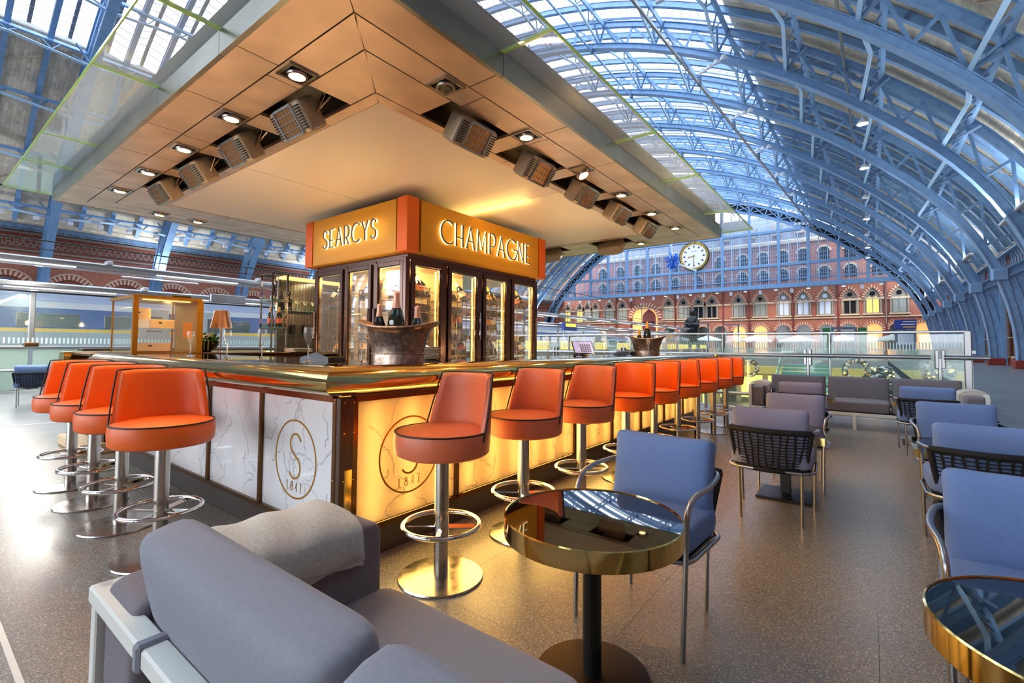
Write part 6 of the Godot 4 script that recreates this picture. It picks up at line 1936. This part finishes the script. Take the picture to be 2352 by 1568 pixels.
# ---------------------------------------------------------------- things standing on the bar top
func make_tub(label: String, at: Vector3, turn: float) -> Node3D:
	var t := thing("ice_tub", label, "ice bucket", at, turn)
	var prof := [[0.19, 0.12, 0.0], [0.19, 0.12, 0.05], [0.185, 0.115, 0.055], [0.195, 0.125, 0.10], [0.215, 0.14, 0.16], [0.245, 0.165, 0.205], [0.275, 0.19, 0.222], [0.285, 0.20, 0.228], [0.28, 0.195, 0.236], [0.25, 0.17, 0.228], [0.21, 0.14, 0.18], [0.18, 0.11, 0.10]]
	var rings := []
	for p in prof:
		var r := PackedVector3Array()
		for j in 48:
			var a := TAU * j / 48
			var k: float = clampf((p[2] - 0.06) / 0.17, 0.0, 1.0)
			var lift := k * k * (0.045 * pow(absf(cos(a)), 3.0) + (0.012 if cos(a) < 0 else 0.0) * absf(cos(a)))
			r.append(Vector3(cos(a) * p[0], p[2] + lift, -sin(a) * p[1]))
		rings.append(r)
	var b := MB.new(); b.loft(rings, true, true)
	part("tub", b, M.tub_metal, t)
	b = MB.new()
	var lip := []
	for j in 48:
		var a := TAU * j / 48
		lip.append(Vector3(cos(a) * 0.284, 0.232 + 0.045 * pow(absf(cos(a)), 3.0) + (0.012 if cos(a) < 0 else 0.0) * absf(cos(a)), -sin(a) * 0.199))
	b.tube(lip, 0.009, 8, true)
	part("rolled_rim", b, M.tub_metal, t)
	b = MB.new()
	var band := []
	for j in 48: band.append(Vector3(cos(TAU * j / 48) * 0.192, 0.055, -sin(TAU * j / 48) * 0.122))
	b.tube(band, 0.005, 6, true)
	part("foot_band", b, M.tub_metal, t)
	return t

func build_counter_items():
	var y := TOP
	make_tub("bath-shaped metal ice tub with three bottles near the bar corner", Vector3(-2.66, y, -2.17), deg_to_rad(30.0))
	make_tub("bath-shaped metal ice tub with two bottles at the far end of the bar", Vector3(-2.72, y, -6.95), deg_to_rad(15.0))
	var big := dup_bottle("big green champagne bottle standing in the middle of the nearer ice tub", Vector3(-2.66, y + 0.07, -2.15), 1.33, M.bottle_green, M.foil_rose, M.label_black)
	dup_bottle("smaller bottle on the trains' side of the nearer ice tub", Vector3(-2.745, y + 0.085, -2.07), 1.0, M.bottle_dark, M.foil_rose, M.label_black)
	dup_bottle("smaller bottle on the clock side of the nearer ice tub", Vector3(-2.60, y + 0.08, -2.29), 1.0, M.bottle_dark, M.foil_rose, M.label_black)
	dup_bottle("tall green bottle with pale foil in the far ice tub", Vector3(-2.72, y + 0.12, -6.98), 1.2, M.bottle_green, M.foil_gold, M.label_black)
	dup_bottle("short bottle beside the tall one in the far ice tub", Vector3(-2.80, y + 0.06, -6.87), 1.0, M.bottle_green, M.foil_gold, M.label_black)
	# flutes set out along the edge
	var fl := [[Vector3(-5.07, 0, -1.70), "champagne flute in front of the gold display case"], [Vector3(-4.275, 0, -1.70), "champagne flute in front of the copper lamp"], [Vector3(-3.665, 0, -1.70), "champagne flute in front of the chrome shelf tower"], [Vector3(-3.01, 0, -1.70), "champagne flute beside the black tablet stand"], [Vector3(-2.50, 0, -1.76), "champagne flute just left of the nearer ice tub"],
		[Vector3(-2.55, 0, -2.64), "champagne flute just right of the nearer ice tub"], [Vector3(-2.60, 0, -3.16), "champagne flute before the third fridge door"], [Vector3(-2.60, 0, -4.02), "champagne flute just past the orange end of the sign"], [Vector3(-2.60, 0, -4.65), "champagne flute beside the lit order tablet, nearer the fridge"], [Vector3(-2.60, 0, -5.28), "champagne flute past the lit order tablet"],
		[Vector3(-2.48, 0, -5.75), "champagne flute before the black folder pile"], [Vector3(-2.50, 0, -6.45), "champagne flute directly in front of the far ice tub"], [Vector3(-2.50, 0, -7.35), "champagne flute beyond the far ice tub"]]
	for i in fl.size():
		var p: Vector3 = fl[i][0]
		p.y = y
		if i == 0:
			flute0 = thing("champagne_flute", fl[0][1], "glass", p, 0.0, "flutes set out along the bar top")
			part("bowl", lathed([Vector2(0.004, 0.105), Vector2(0.008, 0.112), Vector2(0.020, 0.145), Vector2(0.031, 0.185), Vector2(0.033, 0.198), Vector2(0.029, 0.23)], 24, 60), M.clear_glass, flute0)
			part("stem", lathed([Vector2(0.0, 0.0), Vector2(0.036, 0.0), Vector2(0.036, 0.002), Vector2(0.008, 0.009), Vector2(0.004, 0.02), Vector2(0.0035, 0.10), Vector2(0.006, 0.112), Vector2(0.0, 0.118)], 20, 60), M.crystal, flute0)
		else: dup(flute0, fl[i][1], p)
	# tablets, folders, plates
	var ts := thing("tablet_stand", "black wedge shaped tablet stand lying on the bar top", "tablet", Vector3(-3.25, y, -1.95), 0.3)
	var b := MB.new(); b.prism(PackedVector2Array([Vector2(-0.13, 0), Vector2(0.13, 0), Vector2(0.13, 0.02), Vector2(0.02, 0.06), Vector2(-0.13, 0.02)]), 0.18, Transform3D(Basis(), Vector3(0, 0, -0.09)))
	part("wedge", b, M.black_metal, ts)
	part("screen", bx(Vector3(0.03, 0.045, 0), Vector3(0.12, 0.004, 0.15)), M.screen_ink, ts)
	var tb := thing("order_tablet", "lit tablet screen leaning on its stand on the bar", "tablet", Vector3(-2.82, y, -5.15), deg_to_rad(52.0))
	var tilt := Basis(Vector3.RIGHT, -0.62)
	part("shell", box_at(tilt, Vector3(0, 0.10, 0), Vector3(0.27, 0.19, 0.012), 0.004), M.black_metal, tb)
	part("screen", box_at(tilt, Vector3(0, 0.105, 0.007), Vector3(0.245, 0.165, 0.003), 0.0), M.screen_glow, tb)
	b = MB.new()
	for i in 5:
		for j in 4: b.box(Vector3(0, 0.10, 0) + tilt * Vector3(-0.03 + 0.028 * i, -0.06 + 0.03 * j, 0.010), Vector3(0.022, 0.018, 0.001), tilt)
	part("keys", b, M.screen_ink, tb)
	part("foot", bx(Vector3(0, 0.012, -0.07), Vector3(0.16, 0.024, 0.14), 0.004), M.black_metal, tb)
	for i in 4: one("black_folder", bx(Vector3.ZERO, Vector3(0.22, 0.010, 0.30), 0.002), M.black_metal, ["lowest black folder of the pile on the bar", "second black folder of the pile on the bar", "third black folder of the pile on the bar", "topmost black folder of the pile on the bar"][i], "folder", Vector3(-2.80 + 0.008 * i, y + 0.006 + 0.0125 * i, -6.35), "black folders on the bar").rotation.y = 0.06 * i
	var pn := ["lowest", "second lowest", "third", "fourth", "fifth", "third from top", "second from top", "topmost"]
	var dish := lathed([Vector2(0.0, 0.0), Vector2(0.06, 0.0), Vector2(0.095, 0.010), Vector2(0.10, 0.012), Vector2(0.06, 0.004), Vector2(0.0, 0.004)], 28).mesh()
	for i in 8:
		var o := one("plate", dish, M.paper_white, pn[i] + " white plate of the stack between ice tub and fridge", "plate", Vector3(-2.87 + 0.01 * (i % 3), y + 0.013 * i, -2.66 + 0.008 * (i % 2)), "white plates stacked on the bar")

func box_at(b: Basis, at: Vector3, s: Vector3, ch: float) -> MB:
	var m := MB.new(); m.box(at + (b * Vector3(0, 0, 0)), s, b, ch); return m

func dup_bottle(label: String, at: Vector3, k: float, g: Material, f: Material, l: Material) -> Node3D:
	var b := make_bottle(g, f, l)
	b.position = at; b.scale = Vector3.ONE * k
	tag(b, label, "bottle", "bottles in the ice tubs")
	return b

# ---------------------------------------------------------------- bar stools
func make_stool(called: String, label: String, hide: Material) -> Node3D:
	# faces +z, back towards -z
	var t := thing(called, label, "bar stool")
	part("base", lathed([Vector2(0.0, 0.0), Vector2(0.226, 0.0), Vector2(0.229, 0.004), Vector2(0.226, 0.012), Vector2(0.05, 0.018), Vector2(0.0, 0.018)], 40), M.steel, t)
	part("pole", lathed([Vector2(0.039, 0.012), Vector2(0.039, 0.655)], 24), M.steel, t)
	var ring := []
	for j in 36: ring.append(Vector3(cos(TAU * j / 36) * 0.205, 0.28, sin(TAU * j / 36) * 0.205))
	part("foot_ring", tube_b(ring, 0.0135, 10, true), M.chrome, t)
	for j in 4:
		var a := PI / 4 + PI / 2 * j
		var d := Vector3(cos(a), 0, sin(a))
		var b := MB.new(); b.bar(d * 0.035 + Vector3(0, 0.268, 0), d * 0.197 + Vector3(0, 0.268, 0), 0.006, 0.03, Vector3(d.z, 0.4, -d.x))
		part("spoke", b, M.chrome, t)
	part("swivel_plate", bx(Vector3(0, 0.652, 0), Vector3(0.26, 0.022, 0.20), 0.004), M.black_metal, t)
	part("seat", lathed([Vector2(0.0, 0.662), Vector2(0.243, 0.662), Vector2(0.258, 0.676), Vector2(0.262, 0.73), Vector2(0.260, 0.774), Vector2(0.253, 0.788), Vector2(0.20, 0.799), Vector2(0.10, 0.806), Vector2(0.0, 0.808)], 44, 50), hide, t)
	var pr := []
	for j in 44: pr.append(Vector3(cos(TAU * j / 44) * 0.2555, 0.788, sin(TAU * j / 44) * 0.2555))
	part("seat_piping", tube_b(pr, 0.005, 6, true), M.piping, t)
	var rings := []
	var lip := []
	var n := 26
	for i in n + 1:
		var u := -1.0 + 2.0 * i / n
		var r := PackedVector3Array()
		var hs := [[0.0, 0], [0.25, 0], [0.5, 0], [0.75, 0], [0.93, 0], [1.0, 0.3], [1.0, 0.7], [0.93, 1], [0.75, 1], [0.5, 1], [0.25, 1], [0.0, 1]]
		for q in hs:
			var h: float = q[0]
			var half := deg_to_rad(lerpf(74.0, 52.0, h))
			var a := u * half
			var rad := lerpf(0.218, 0.262, q[1]) + 0.012 * h
			if absf(u) > 0.93: rad = lerpf(rad, 0.242 + 0.012 * h, (absf(u) - 0.93) / 0.07 * 0.5)
			var top := 1.09 - 0.012 * pow(absf(u), 6.0)
			r.append(Vector3(sin(a) * rad, lerpf(0.735, top, h), -cos(a) * rad))
		rings.append(r)
	rings.reverse()
	var bk := MB.new(); bk.loft(rings, true, true)
	part("backrest", bk, hide, t)
	for s in [-1.0, 1.0]:
		for k in 7:
			var h := k / 6.0
			var a: float = deg_to_rad(lerpf(75.0, 53.0, h)) * s
			lip.append(Vector3(sin(a) * (0.263 + 0.012 * h), lerpf(0.745, 1.087, h), -cos(a) * (0.263 + 0.012 * h)))
		if s < 0:
			for k in range(1, 20):
				var a := deg_to_rad(lerpf(-53.0, 53.0, k / 20.0))
				lip.append(Vector3(sin(a) * 0.275, 1.092, -cos(a) * 0.275))
			var tail := lip.duplicate()
			lip = tail
		else:
			var up := lip.slice(0, lip.size() - 7)
			var down := lip.slice(lip.size() - 7)
			down.reverse()
			lip = up + down
	part("back_piping", tube_b(lip, 0.005, 6), M.piping, t)
	return t

func build_seating():
	var a := make_stool("bar_stool", "tan-orange bar stool with painted sky sheen beside the gold emblem, by the round table", M.leather_sky_sheen)
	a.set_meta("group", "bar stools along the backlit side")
	var b := make_stool("bar_stool", "orange bar stool by the unlit marble, at the bar corner", M.leather)
	b.set_meta("group", "bar stools along the marble side")
	var rz := [-1.85, -2.61, -3.41, -4.28, -5.01, -5.79, -6.59, -7.40, -8.16]
	var rt := [-6, -8, -10, -4, -8, 8, -4, -8, -8]
	var rl := ["", "second stool along the backlit bar front, tan-orange with painted sky sheen", "third stool along the backlit bar front, tan-orange with painted sky sheen", "fourth stool along the backlit bar front, bright orange, turned outward", "fifth stool along the backlit bar front, creased orange back", "sixth stool along the backlit bar front, widest turned back", "seventh stool along the backlit bar front, bright orange", "last but one orange stool of the row, before the balustrade", "last orange stool of the row, standing in front of the balustrade"]
	for i in 9:
		var turn := PI * 0.0 + deg_to_rad(rt[i])
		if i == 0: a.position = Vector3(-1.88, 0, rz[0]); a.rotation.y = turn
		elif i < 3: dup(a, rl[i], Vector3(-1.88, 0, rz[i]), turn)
		else:
			var o := dup(b, rl[i], Vector3(-1.88, 0, rz[i]), turn)
			o.set_meta("group", "bar stools along the backlit side")
	var lx := [-3.35, -4.14, -4.88, -5.62]
	var lt := [78, 68, 66, 64]
	var ll := ["", "second orange stool from the bar corner on the marble side", "third orange stool from the bar corner on the marble side", "furthest orange stool on the marble side, before the rear counter end"]
	for i in 4:
		var p := Vector3(lx[i], 0, -1.0)
		if i == 0: b.position = p; b.rotation.y = deg_to_rad(lt[0])
		else: dup(b, ll[i], p, deg_to_rad(lt[i]))
	chairs()
	tables()

# ---------------------------------------------------------------- rope-backed armchairs
func bez(pts: Array, k := 5) -> Array:
	# rounded polyline
	var o := [pts[0]]
	for i in range(1, pts.size() - 1):
		var a: Vector3 = pts[i - 1]
		var b: Vector3 = pts[i]
		var c: Vector3 = pts[i + 1]
		var d := minf(0.09, minf(a.distance_to(b), b.distance_to(c)) * 0.48)
		var p := b + (a - b).normalized() * d
		var q := b + (c - b).normalized() * d
		for j in k + 1:
			var t := float(j) / k
			o.append(p.lerp(b, t).lerp(b.lerp(q, t), t))
	o.append(pts[-1])
	return o

func make_chair(label: String, cloth: Material) -> Node3D:
	var t := thing("rope_armchair", label, "armchair")
	var r := 0.0115
	for s in [-1.0, 1.0]:
		part("arm_and_front_leg", tube_b(bez([Vector3(s * 0.25, 0.0, 0.235), Vector3(s * 0.262, 0.625, 0.20), Vector3(s * 0.298, 0.645, 0.02), Vector3(s * 0.265, 0.655, -0.22), Vector3(s * 0.12, 0.658, -0.285), Vector3(0, 0.66, -0.295)], 5), r, 10), M.tube_steel, t)
		part("rear_leg", tube_b([Vector3(s * 0.195, 0.0, -0.215), Vector3(s * 0.20, 0.37, -0.235)], r * 0.95, 10), M.tube_steel, t)
	var hoop := bez([Vector3(-0.20, 0.375, -0.24), Vector3(-0.275, 0.375, -0.18), Vector3(-0.27, 0.375, 0.225), Vector3(0.27, 0.375, 0.225), Vector3(0.275, 0.375, -0.18), Vector3(0.20, 0.375, -0.24), Vector3(0, 0.375, -0.265), Vector3(-0.20, 0.375, -0.24)])
	part("seat_hoop", tube_b(hoop, r * 0.9, 8), M.tube_steel, t)
	part("seat_tray", bx(Vector3(0, 0.368, 0.0), Vector3(0.50, 0.012, 0.42), 0.004), M.kick, t)
	# woven back between upper and lower rail
	var f := func(u: float, h: float) -> Vector3:
		var x := u * lerpf(0.215, 0.262, h)
		return Vector3(x, lerpf(0.375, 0.655, h), -lerpf(0.262, 0.298, h) + 0.075 * u * u)
	for q in [[0.0, 0.017], [1.0, 0.019]]:
		var path := []
		for i in 13: path.append(f.call(-1.0 + i / 6.0, q[0]))
		part("rope_binding", tube_b(path, q[1], 8), M.rope, t)
	for s in [-1.0, 1.0]:
		var path := []
		for i in 7: path.append(f.call(s, i / 6.0))
		part("rope_binding", tube_b(path, 0.016, 8), M.rope, t)
	for i in 10:
		var path := []
		var u := -0.84 + 1.68 * i / 9.0
		for j in 7: path.append(f.call(u + 0.02 * sin(i * 2.1 + j), j / 6.0) + Vector3(0, 0, 0.005 if j % 2 else -0.005))
		part("rope_strand", tube_b(path, 0.0072, 5, false), M.rope, t)
	for i in 12:
		var path := []
		var h := (i + 1) / 13.0
		for j in 11: path.append(f.call(-1.0 + j / 5.0, h + 0.008 * sin(j * 1.3 + i)) + Vector3(0, 0, -0.006 if j % 2 else 0.004))
		part("rope_strand", tube_b(path, 0.0042, 5, false), M.rope, t)
	var b := MB.new(); b.pillow(Vector3(0.53, 0.48, 0.14), Transform3D(Basis(Vector3.RIGHT, -PI / 2), Vector3(0, 0.445, 0.01)), 0.42, 0.3, 14, 44)
	part("seat_cushion", b, cloth, t)
	b = MB.new(); b.pillow(Vector3(0.50, 0.37, 0.15), Transform3D(Basis(Vector3.RIGHT, -0.16), Vector3(0, 0.625, -0.175)), 0.5, 0.22, 14, 44, 0.05)
	part("back_cushion", b, cloth, t)
	return t

func chairs():
	var a := make_chair("blue cushioned rope armchair drawn up to the dark round table, next to the stools", M.cloth_blue)
	a.position = Vector3(-0.86, 0, -2.2)
	a.rotation.y = deg_to_rad(-3.0)
	a.set_meta("group", "rope-backed armchairs")
	dup(a, "blue cushioned armchair behind the round table at the frame's lower corner", Vector3(0.44, 0, -2.22), deg_to_rad(-2.0))
	dup(a, "blue armchair seen from behind, its woven black back just beyond the corner table's chair", Vector3(0.52, 0, -4.02), PI + 0.03)
	dup(a, "blue armchair facing the viewer behind the second square brass table, right-hand row", Vector3(0.54, 0, -5.13), 0.03)
	dup(a, "blue armchair seen from behind in front of the sofa's throw-covered far arm", Vector3(0.50, 0, -7.46), PI)
	var g := make_chair("mauve-grey armchair facing the viewer behind the square table in the middle row", M.cloth_mauve)
	g.position = Vector3(-0.60, 0, -5.12)
	g.set_meta("group", "rope-backed armchairs")
	dup(g, "grey-blue armchair seen from behind, woven back and four legs clear of other seats", Vector3(-0.61, 0, -4.09), PI + 0.04)
	dup(g, "small mauve-grey armchair seen from behind, in front of the sofa's left cushion", Vector3(-0.74, 0, -7.32), PI)
	dup(a, "lone blue armchair standing far off by the glass screen, side on", Vector3(-13.2, 0, -1.75), -PI / 2 - 0.3)

func tables():
	# round tables with deep metal rim
	var l := ["round table with dark mirror top and metal rim beside the first armchair", "round table with dark mirror top and gold rim at the frame's lower corner"]
	var p := [Vector3(-0.87, 0, -1.66), Vector3(0.43, 0, -1.64)]
	for i in 2:
		var t := thing("round_table", l[i], "table", p[i])
		part("table_top", lathed([Vector2(0.0, 0.592), Vector2(0.332, 0.592), Vector2(0.332, 0.600), Vector2(0.0, 0.600)], 64), M.table_glass, t)
		part("rim", lathed([Vector2(0.33, 0.535), Vector2(0.338, 0.535), Vector2(0.338, 0.602), Vector2(0.3325, 0.605), Vector2(0.3315, 0.598)], 64, 60), M.brass, t)
		part("underside", lathed([Vector2(0.0, 0.54), Vector2(0.33, 0.54), Vector2(0.33, 0.545), Vector2(0.0, 0.59)], 40), M.black_metal, t)
		part("column", lathed([Vector2(0.036, 0.01), Vector2(0.036, 0.56)], 28), M.black_metal, t)
		part("base_plate", lathed([Vector2(0.0, 0.0), Vector2(0.215, 0.0), Vector2(0.215, 0.008), Vector2(0.0, 0.014)], 48), M.bronze_plate, t)
	var ql := ["square brass edged table between two grey armchairs of the middle row", "square brass edged table between two blue armchairs", "square brass edged table in front of the sofa, middle row", "square brass edged table in front of the sofa, behind a blue armchair"]
	var qp := [Vector3(-0.60, 0, -4.63), Vector3(0.52, 0, -4.60), Vector3(-0.72, 0, -8.10), Vector3(0.50, 0, -8.2)]
	for i in 4:
		var t := thing("square_table", ql[i], "table", qp[i])
		part("table_top", bx(Vector3(0, 0.556, 0), Vector3(0.58, 0.008, 0.58)), M.table_glass, t)
		var b := MB.new()
		for s in [-1.0, 1.0]:
			b.box(Vector3(s * 0.297, 0.532, 0), Vector3(0.012, 0.06, 0.606)); b.box(Vector3(0, 0.532, s * 0.297), Vector3(0.582, 0.06, 0.012))
		part("rim", b, M.brass, t)
		part("underside", bx(Vector3(0, 0.53, 0), Vector3(0.58, 0.04, 0.58)), M.black_metal, t)
		part("column", bx(Vector3(0, 0.28, 0), Vector3(0.075, 0.5, 0.075), 0.004), M.black_metal, t)
		part("base_plate", bx(Vector3(0, 0.012, 0), Vector3(0.40, 0.02, 0.40), 0.004), M.black_metal, t)

# ---------------------------------------------------------------- sofas and throws
func build_lounge():
	# foreground sofa, seen over its back
	var s := thing("sofa", "foreground grey sofa with white frame, seen over its back", "sofa")
	for x in [-1.595, 1.35]:
		for z in [-0.36, -1.0]: part("leg", bx(Vector3(x, 0.29, z), Vector3(0.042, 0.58, 0.042), 0.004), M.frame_white, s)
	part("back_rail", bx(Vector3(-0.13, 0.60, -0.36), Vector3(3.0, 0.042, 0.05), 0.005), M.frame_white, s)
	part("arm_rail", bx(Vector3(-1.605, 0.60, -0.68), Vector3(0.042, 0.042, 0.66), 0.005), M.frame_white, s)
	part("seat_rail", bx(Vector3(-0.13, 0.25, -1.04), Vector3(2.94, 0.06, 0.03), 0.005), M.frame_white, s)
	part("seat_rail", bx(Vector3(-0.13, 0.25, -0.42), Vector3(2.94, 0.06, 0.03), 0.005), M.frame_white, s)
	part("slats", bx(Vector3(-0.13, 0.25, -0.72), Vector3(2.9, 0.02, 0.6)), M.kick, s)
	var b := MB.new(); b.pillow(Vector3(0.235, 0.70, 0.42), Transform3D(Basis(Vector3.RIGHT, -PI / 2), Vector3(-1.465, 0.44, -0.705)), 0.16, 0.16, 18, 48)
	part("arm_cushion", b, M.cloth_taupe, s)
	for i in 3:
		b = MB.new(); b.pillow(Vector3(0.80, 0.66, 0.17), Transform3D(Basis(Vector3.RIGHT, -PI / 2), Vector3(-0.97 + 0.81 * i, 0.345, -0.755)), 0.22, 0.13, 14, 56)
		part("seat_cushion", b, M.cloth_grey, s)
		b = MB.new(); b.pillow(Vector3(0.82, 0.42, 0.17), Transform3D(Basis(Vector3.RIGHT, 0.20) * Basis(Vector3.BACK, 0.0), Vector3(-1.03 + 0.83 * i, 0.595, -0.475)), 0.5, 0.14, 16, 60, 0.02)
		part("back_cushion", b, M.cloth_grey, s)
	b = MB.new()
	for q in [[-0.005, 0.0, 0.035, 0.062]]: b.box(Vector3(-1.22, 0.60, -0.36), Vector3(0.03, 0.058, 0.066), Basis(), 0.006)
	b.bar(Vector3(-1.22, 0.62, -0.385), Vector3(-1.2, 0.60, -0.43), 0.03, 0.008)
	part("strap", b, M.cloth_grey, s)
	throw("grey wool throw folded over the arm of the foreground sofa", M.wool, Vector3(-1.465, 0.660, -0.72), 0.47, 0.138, 0.11, 0.34, 0.0)
	# far sofa in front of the balustrade
	var f := thing("sofa", "long taupe three-cushion sofa standing against the glass balustrade", "sofa")
	for x in [-1.68, 1.24]:
		for z in [-9.02, -9.85]: part("leg", bx(Vector3(x, 0.30, z), Vector3(0.045, 0.60, 0.045), 0.004), M.frame_white, f)
	part("leg", bx(Vector3(-0.23, 0.12, -9.0), Vector3(0.045, 0.24, 0.045), 0.004), M.frame_white, f)
	part("seat_rail", bx(Vector3(-0.22, 0.235, -9.0), Vector3(2.9, 0.05, 0.03), 0.004), M.frame_white, f)
	part("seat_rail", bx(Vector3(-0.22, 0.235, -9.8), Vector3(2.9, 0.05, 0.03), 0.004), M.frame_white, f)
	part("back_rail", bx(Vector3(-0.22, 0.60, -9.87), Vector3(2.95, 0.04, 0.04), 0.004), M.frame_white, f)
	part("slats", bx(Vector3(-0.22, 0.245, -9.4), Vector3(2.86, 0.02, 0.78)), M.kick, f)
	for i in 3:
		b = MB.new(); b.pillow(Vector3(0.83, 0.80, 0.18), Transform3D(Basis(Vector3.RIGHT, -PI / 2), Vector3(-1.05 + 0.845 * i, 0.345, -9.42)), 0.30, 0.14, 14, 48)
		part("seat_cushion", b, M.cloth_taupe, f)
		b = MB.new(); b.pillow(Vector3(0.83, 0.40, 0.17), Transform3D(Basis(Vector3.RIGHT, -0.12), Vector3(-1.05 + 0.855 * i, 0.575, -9.74)), 0.42, 0.14, 14, 48, 0.02)
		part("back_cushion", b, M.cloth_taupe, f)
	for x in [-1.57, 1.12]:
		b = MB.new(); b.pillow(Vector3(0.19, 0.80, 0.36), Transform3D(Basis(Vector3.RIGHT, -PI / 2), Vector3(x, 0.42, -9.43)), 0.2, 0.16, 14, 40)
		part("arm_cushion", b, M.cloth_taupe, f)
		part("arm_rail", bx(Vector3(x + (-0.11 if x < 0 else 0.12), 0.60, -9.43), Vector3(0.04, 0.04, 0.84), 0.004), M.frame_white, f)
	throw("cream throw draped over the far sofa's arm beside the stools", M.wool_white, Vector3(-1.58, 0.612, -9.45), 0.36, 0.125, 0.14, 0.20, 0.0)
	throw("pale throw draped over the far sofa's arm beside the open concourse", M.wool_white, Vector3(1.13, 0.612, -9.42), 0.40, 0.13, 0.16, 0.34, 0.0)

func throw(label: String, m: Material, at: Vector3, len: float, half: float, inner: float, outer: float, _k: float):
	# a folded blanket over an arm that runs along z: outside hangs lower; the outside is the side away from the sofa's middle
	var t := thing("throw_blanket", label, "blanket", at)
	var sg := -1.0 if at.x < 0 else 1.0
	for layer in 2:
		var o := 0.006 + 0.026 * layer
		var prof := []
		prof.append(Vector2(-sg * (half + o), -inner + 0.03 * layer))
		prof.append(Vector2(-sg * (half + o), -0.04))
		for i in 9:
			var a := PI * i / 8.0
			prof.append(Vector2(-sg * cos(a) * (half + o), -0.01 + sin(a) * (0.035 + o)))
		prof.append(Vector2(sg * (half + o), -0.04))
		prof.append(Vector2(sg * (half + o + 0.02), -outer * 0.6))
		prof.append(Vector2(sg * (half + o + 0.03), -outer + 0.04 * layer))
		var rings := []
		var nz := 18
		var th := 0.022
		for i in nz + 1:
			var u := -1.0 + 2.0 * i / nz
			var z := u * (len / 2 - 0.012 * layer)
			var edge := pow(maxf(0.0, (absf(u) - 0.86) / 0.14), 2.0)
			var r := PackedVector3Array()
			for j in prof.size():
				var q: Vector2 = prof[j]
				var w := 0.005 * sin(z * 40.0 + j * 0.9 + layer * 2.0)
				r.append(Vector3(q.x * (1.0 - 0.02 * edge), q.y - edge * 0.014 + w, z + 0.008 * sin(j * 0.8)))
			for j in range(prof.size() - 1, -1, -1):
				var q: Vector2 = prof[j]
				var d: Vector2 = (prof[mini(j + 1, prof.size() - 1)] - prof[maxi(j - 1, 0)]).normalized()
				var nrm := Vector2(-d.y, d.x) * (1.0 if sg < 0 else -1.0)
				if nrm.dot(q + Vector2(0, 0.06)) > 0: nrm = -nrm
				var k := q + nrm * th * (1.0 - 0.6 * edge)
				r.append(Vector3(k.x * (1.0 - 0.02 * edge), k.y - edge * 0.010 + 0.005 * sin(z * 40.0 + j * 0.9 + layer * 2.0), z + 0.008 * sin(j * 0.8)))
			rings.append(r)
		var probe: Vector3 = (rings[0][1] - rings[0][0]).cross(rings[1][0] - rings[0][0])
		var out3 := Vector3(-sg, 0, 0)
		if probe.dot(out3) < 0:
			for i in rings.size(): rings[i].reverse()
		var b := MB.new(); b.loft(rings, true, true)
		part("fold", b, m, t)
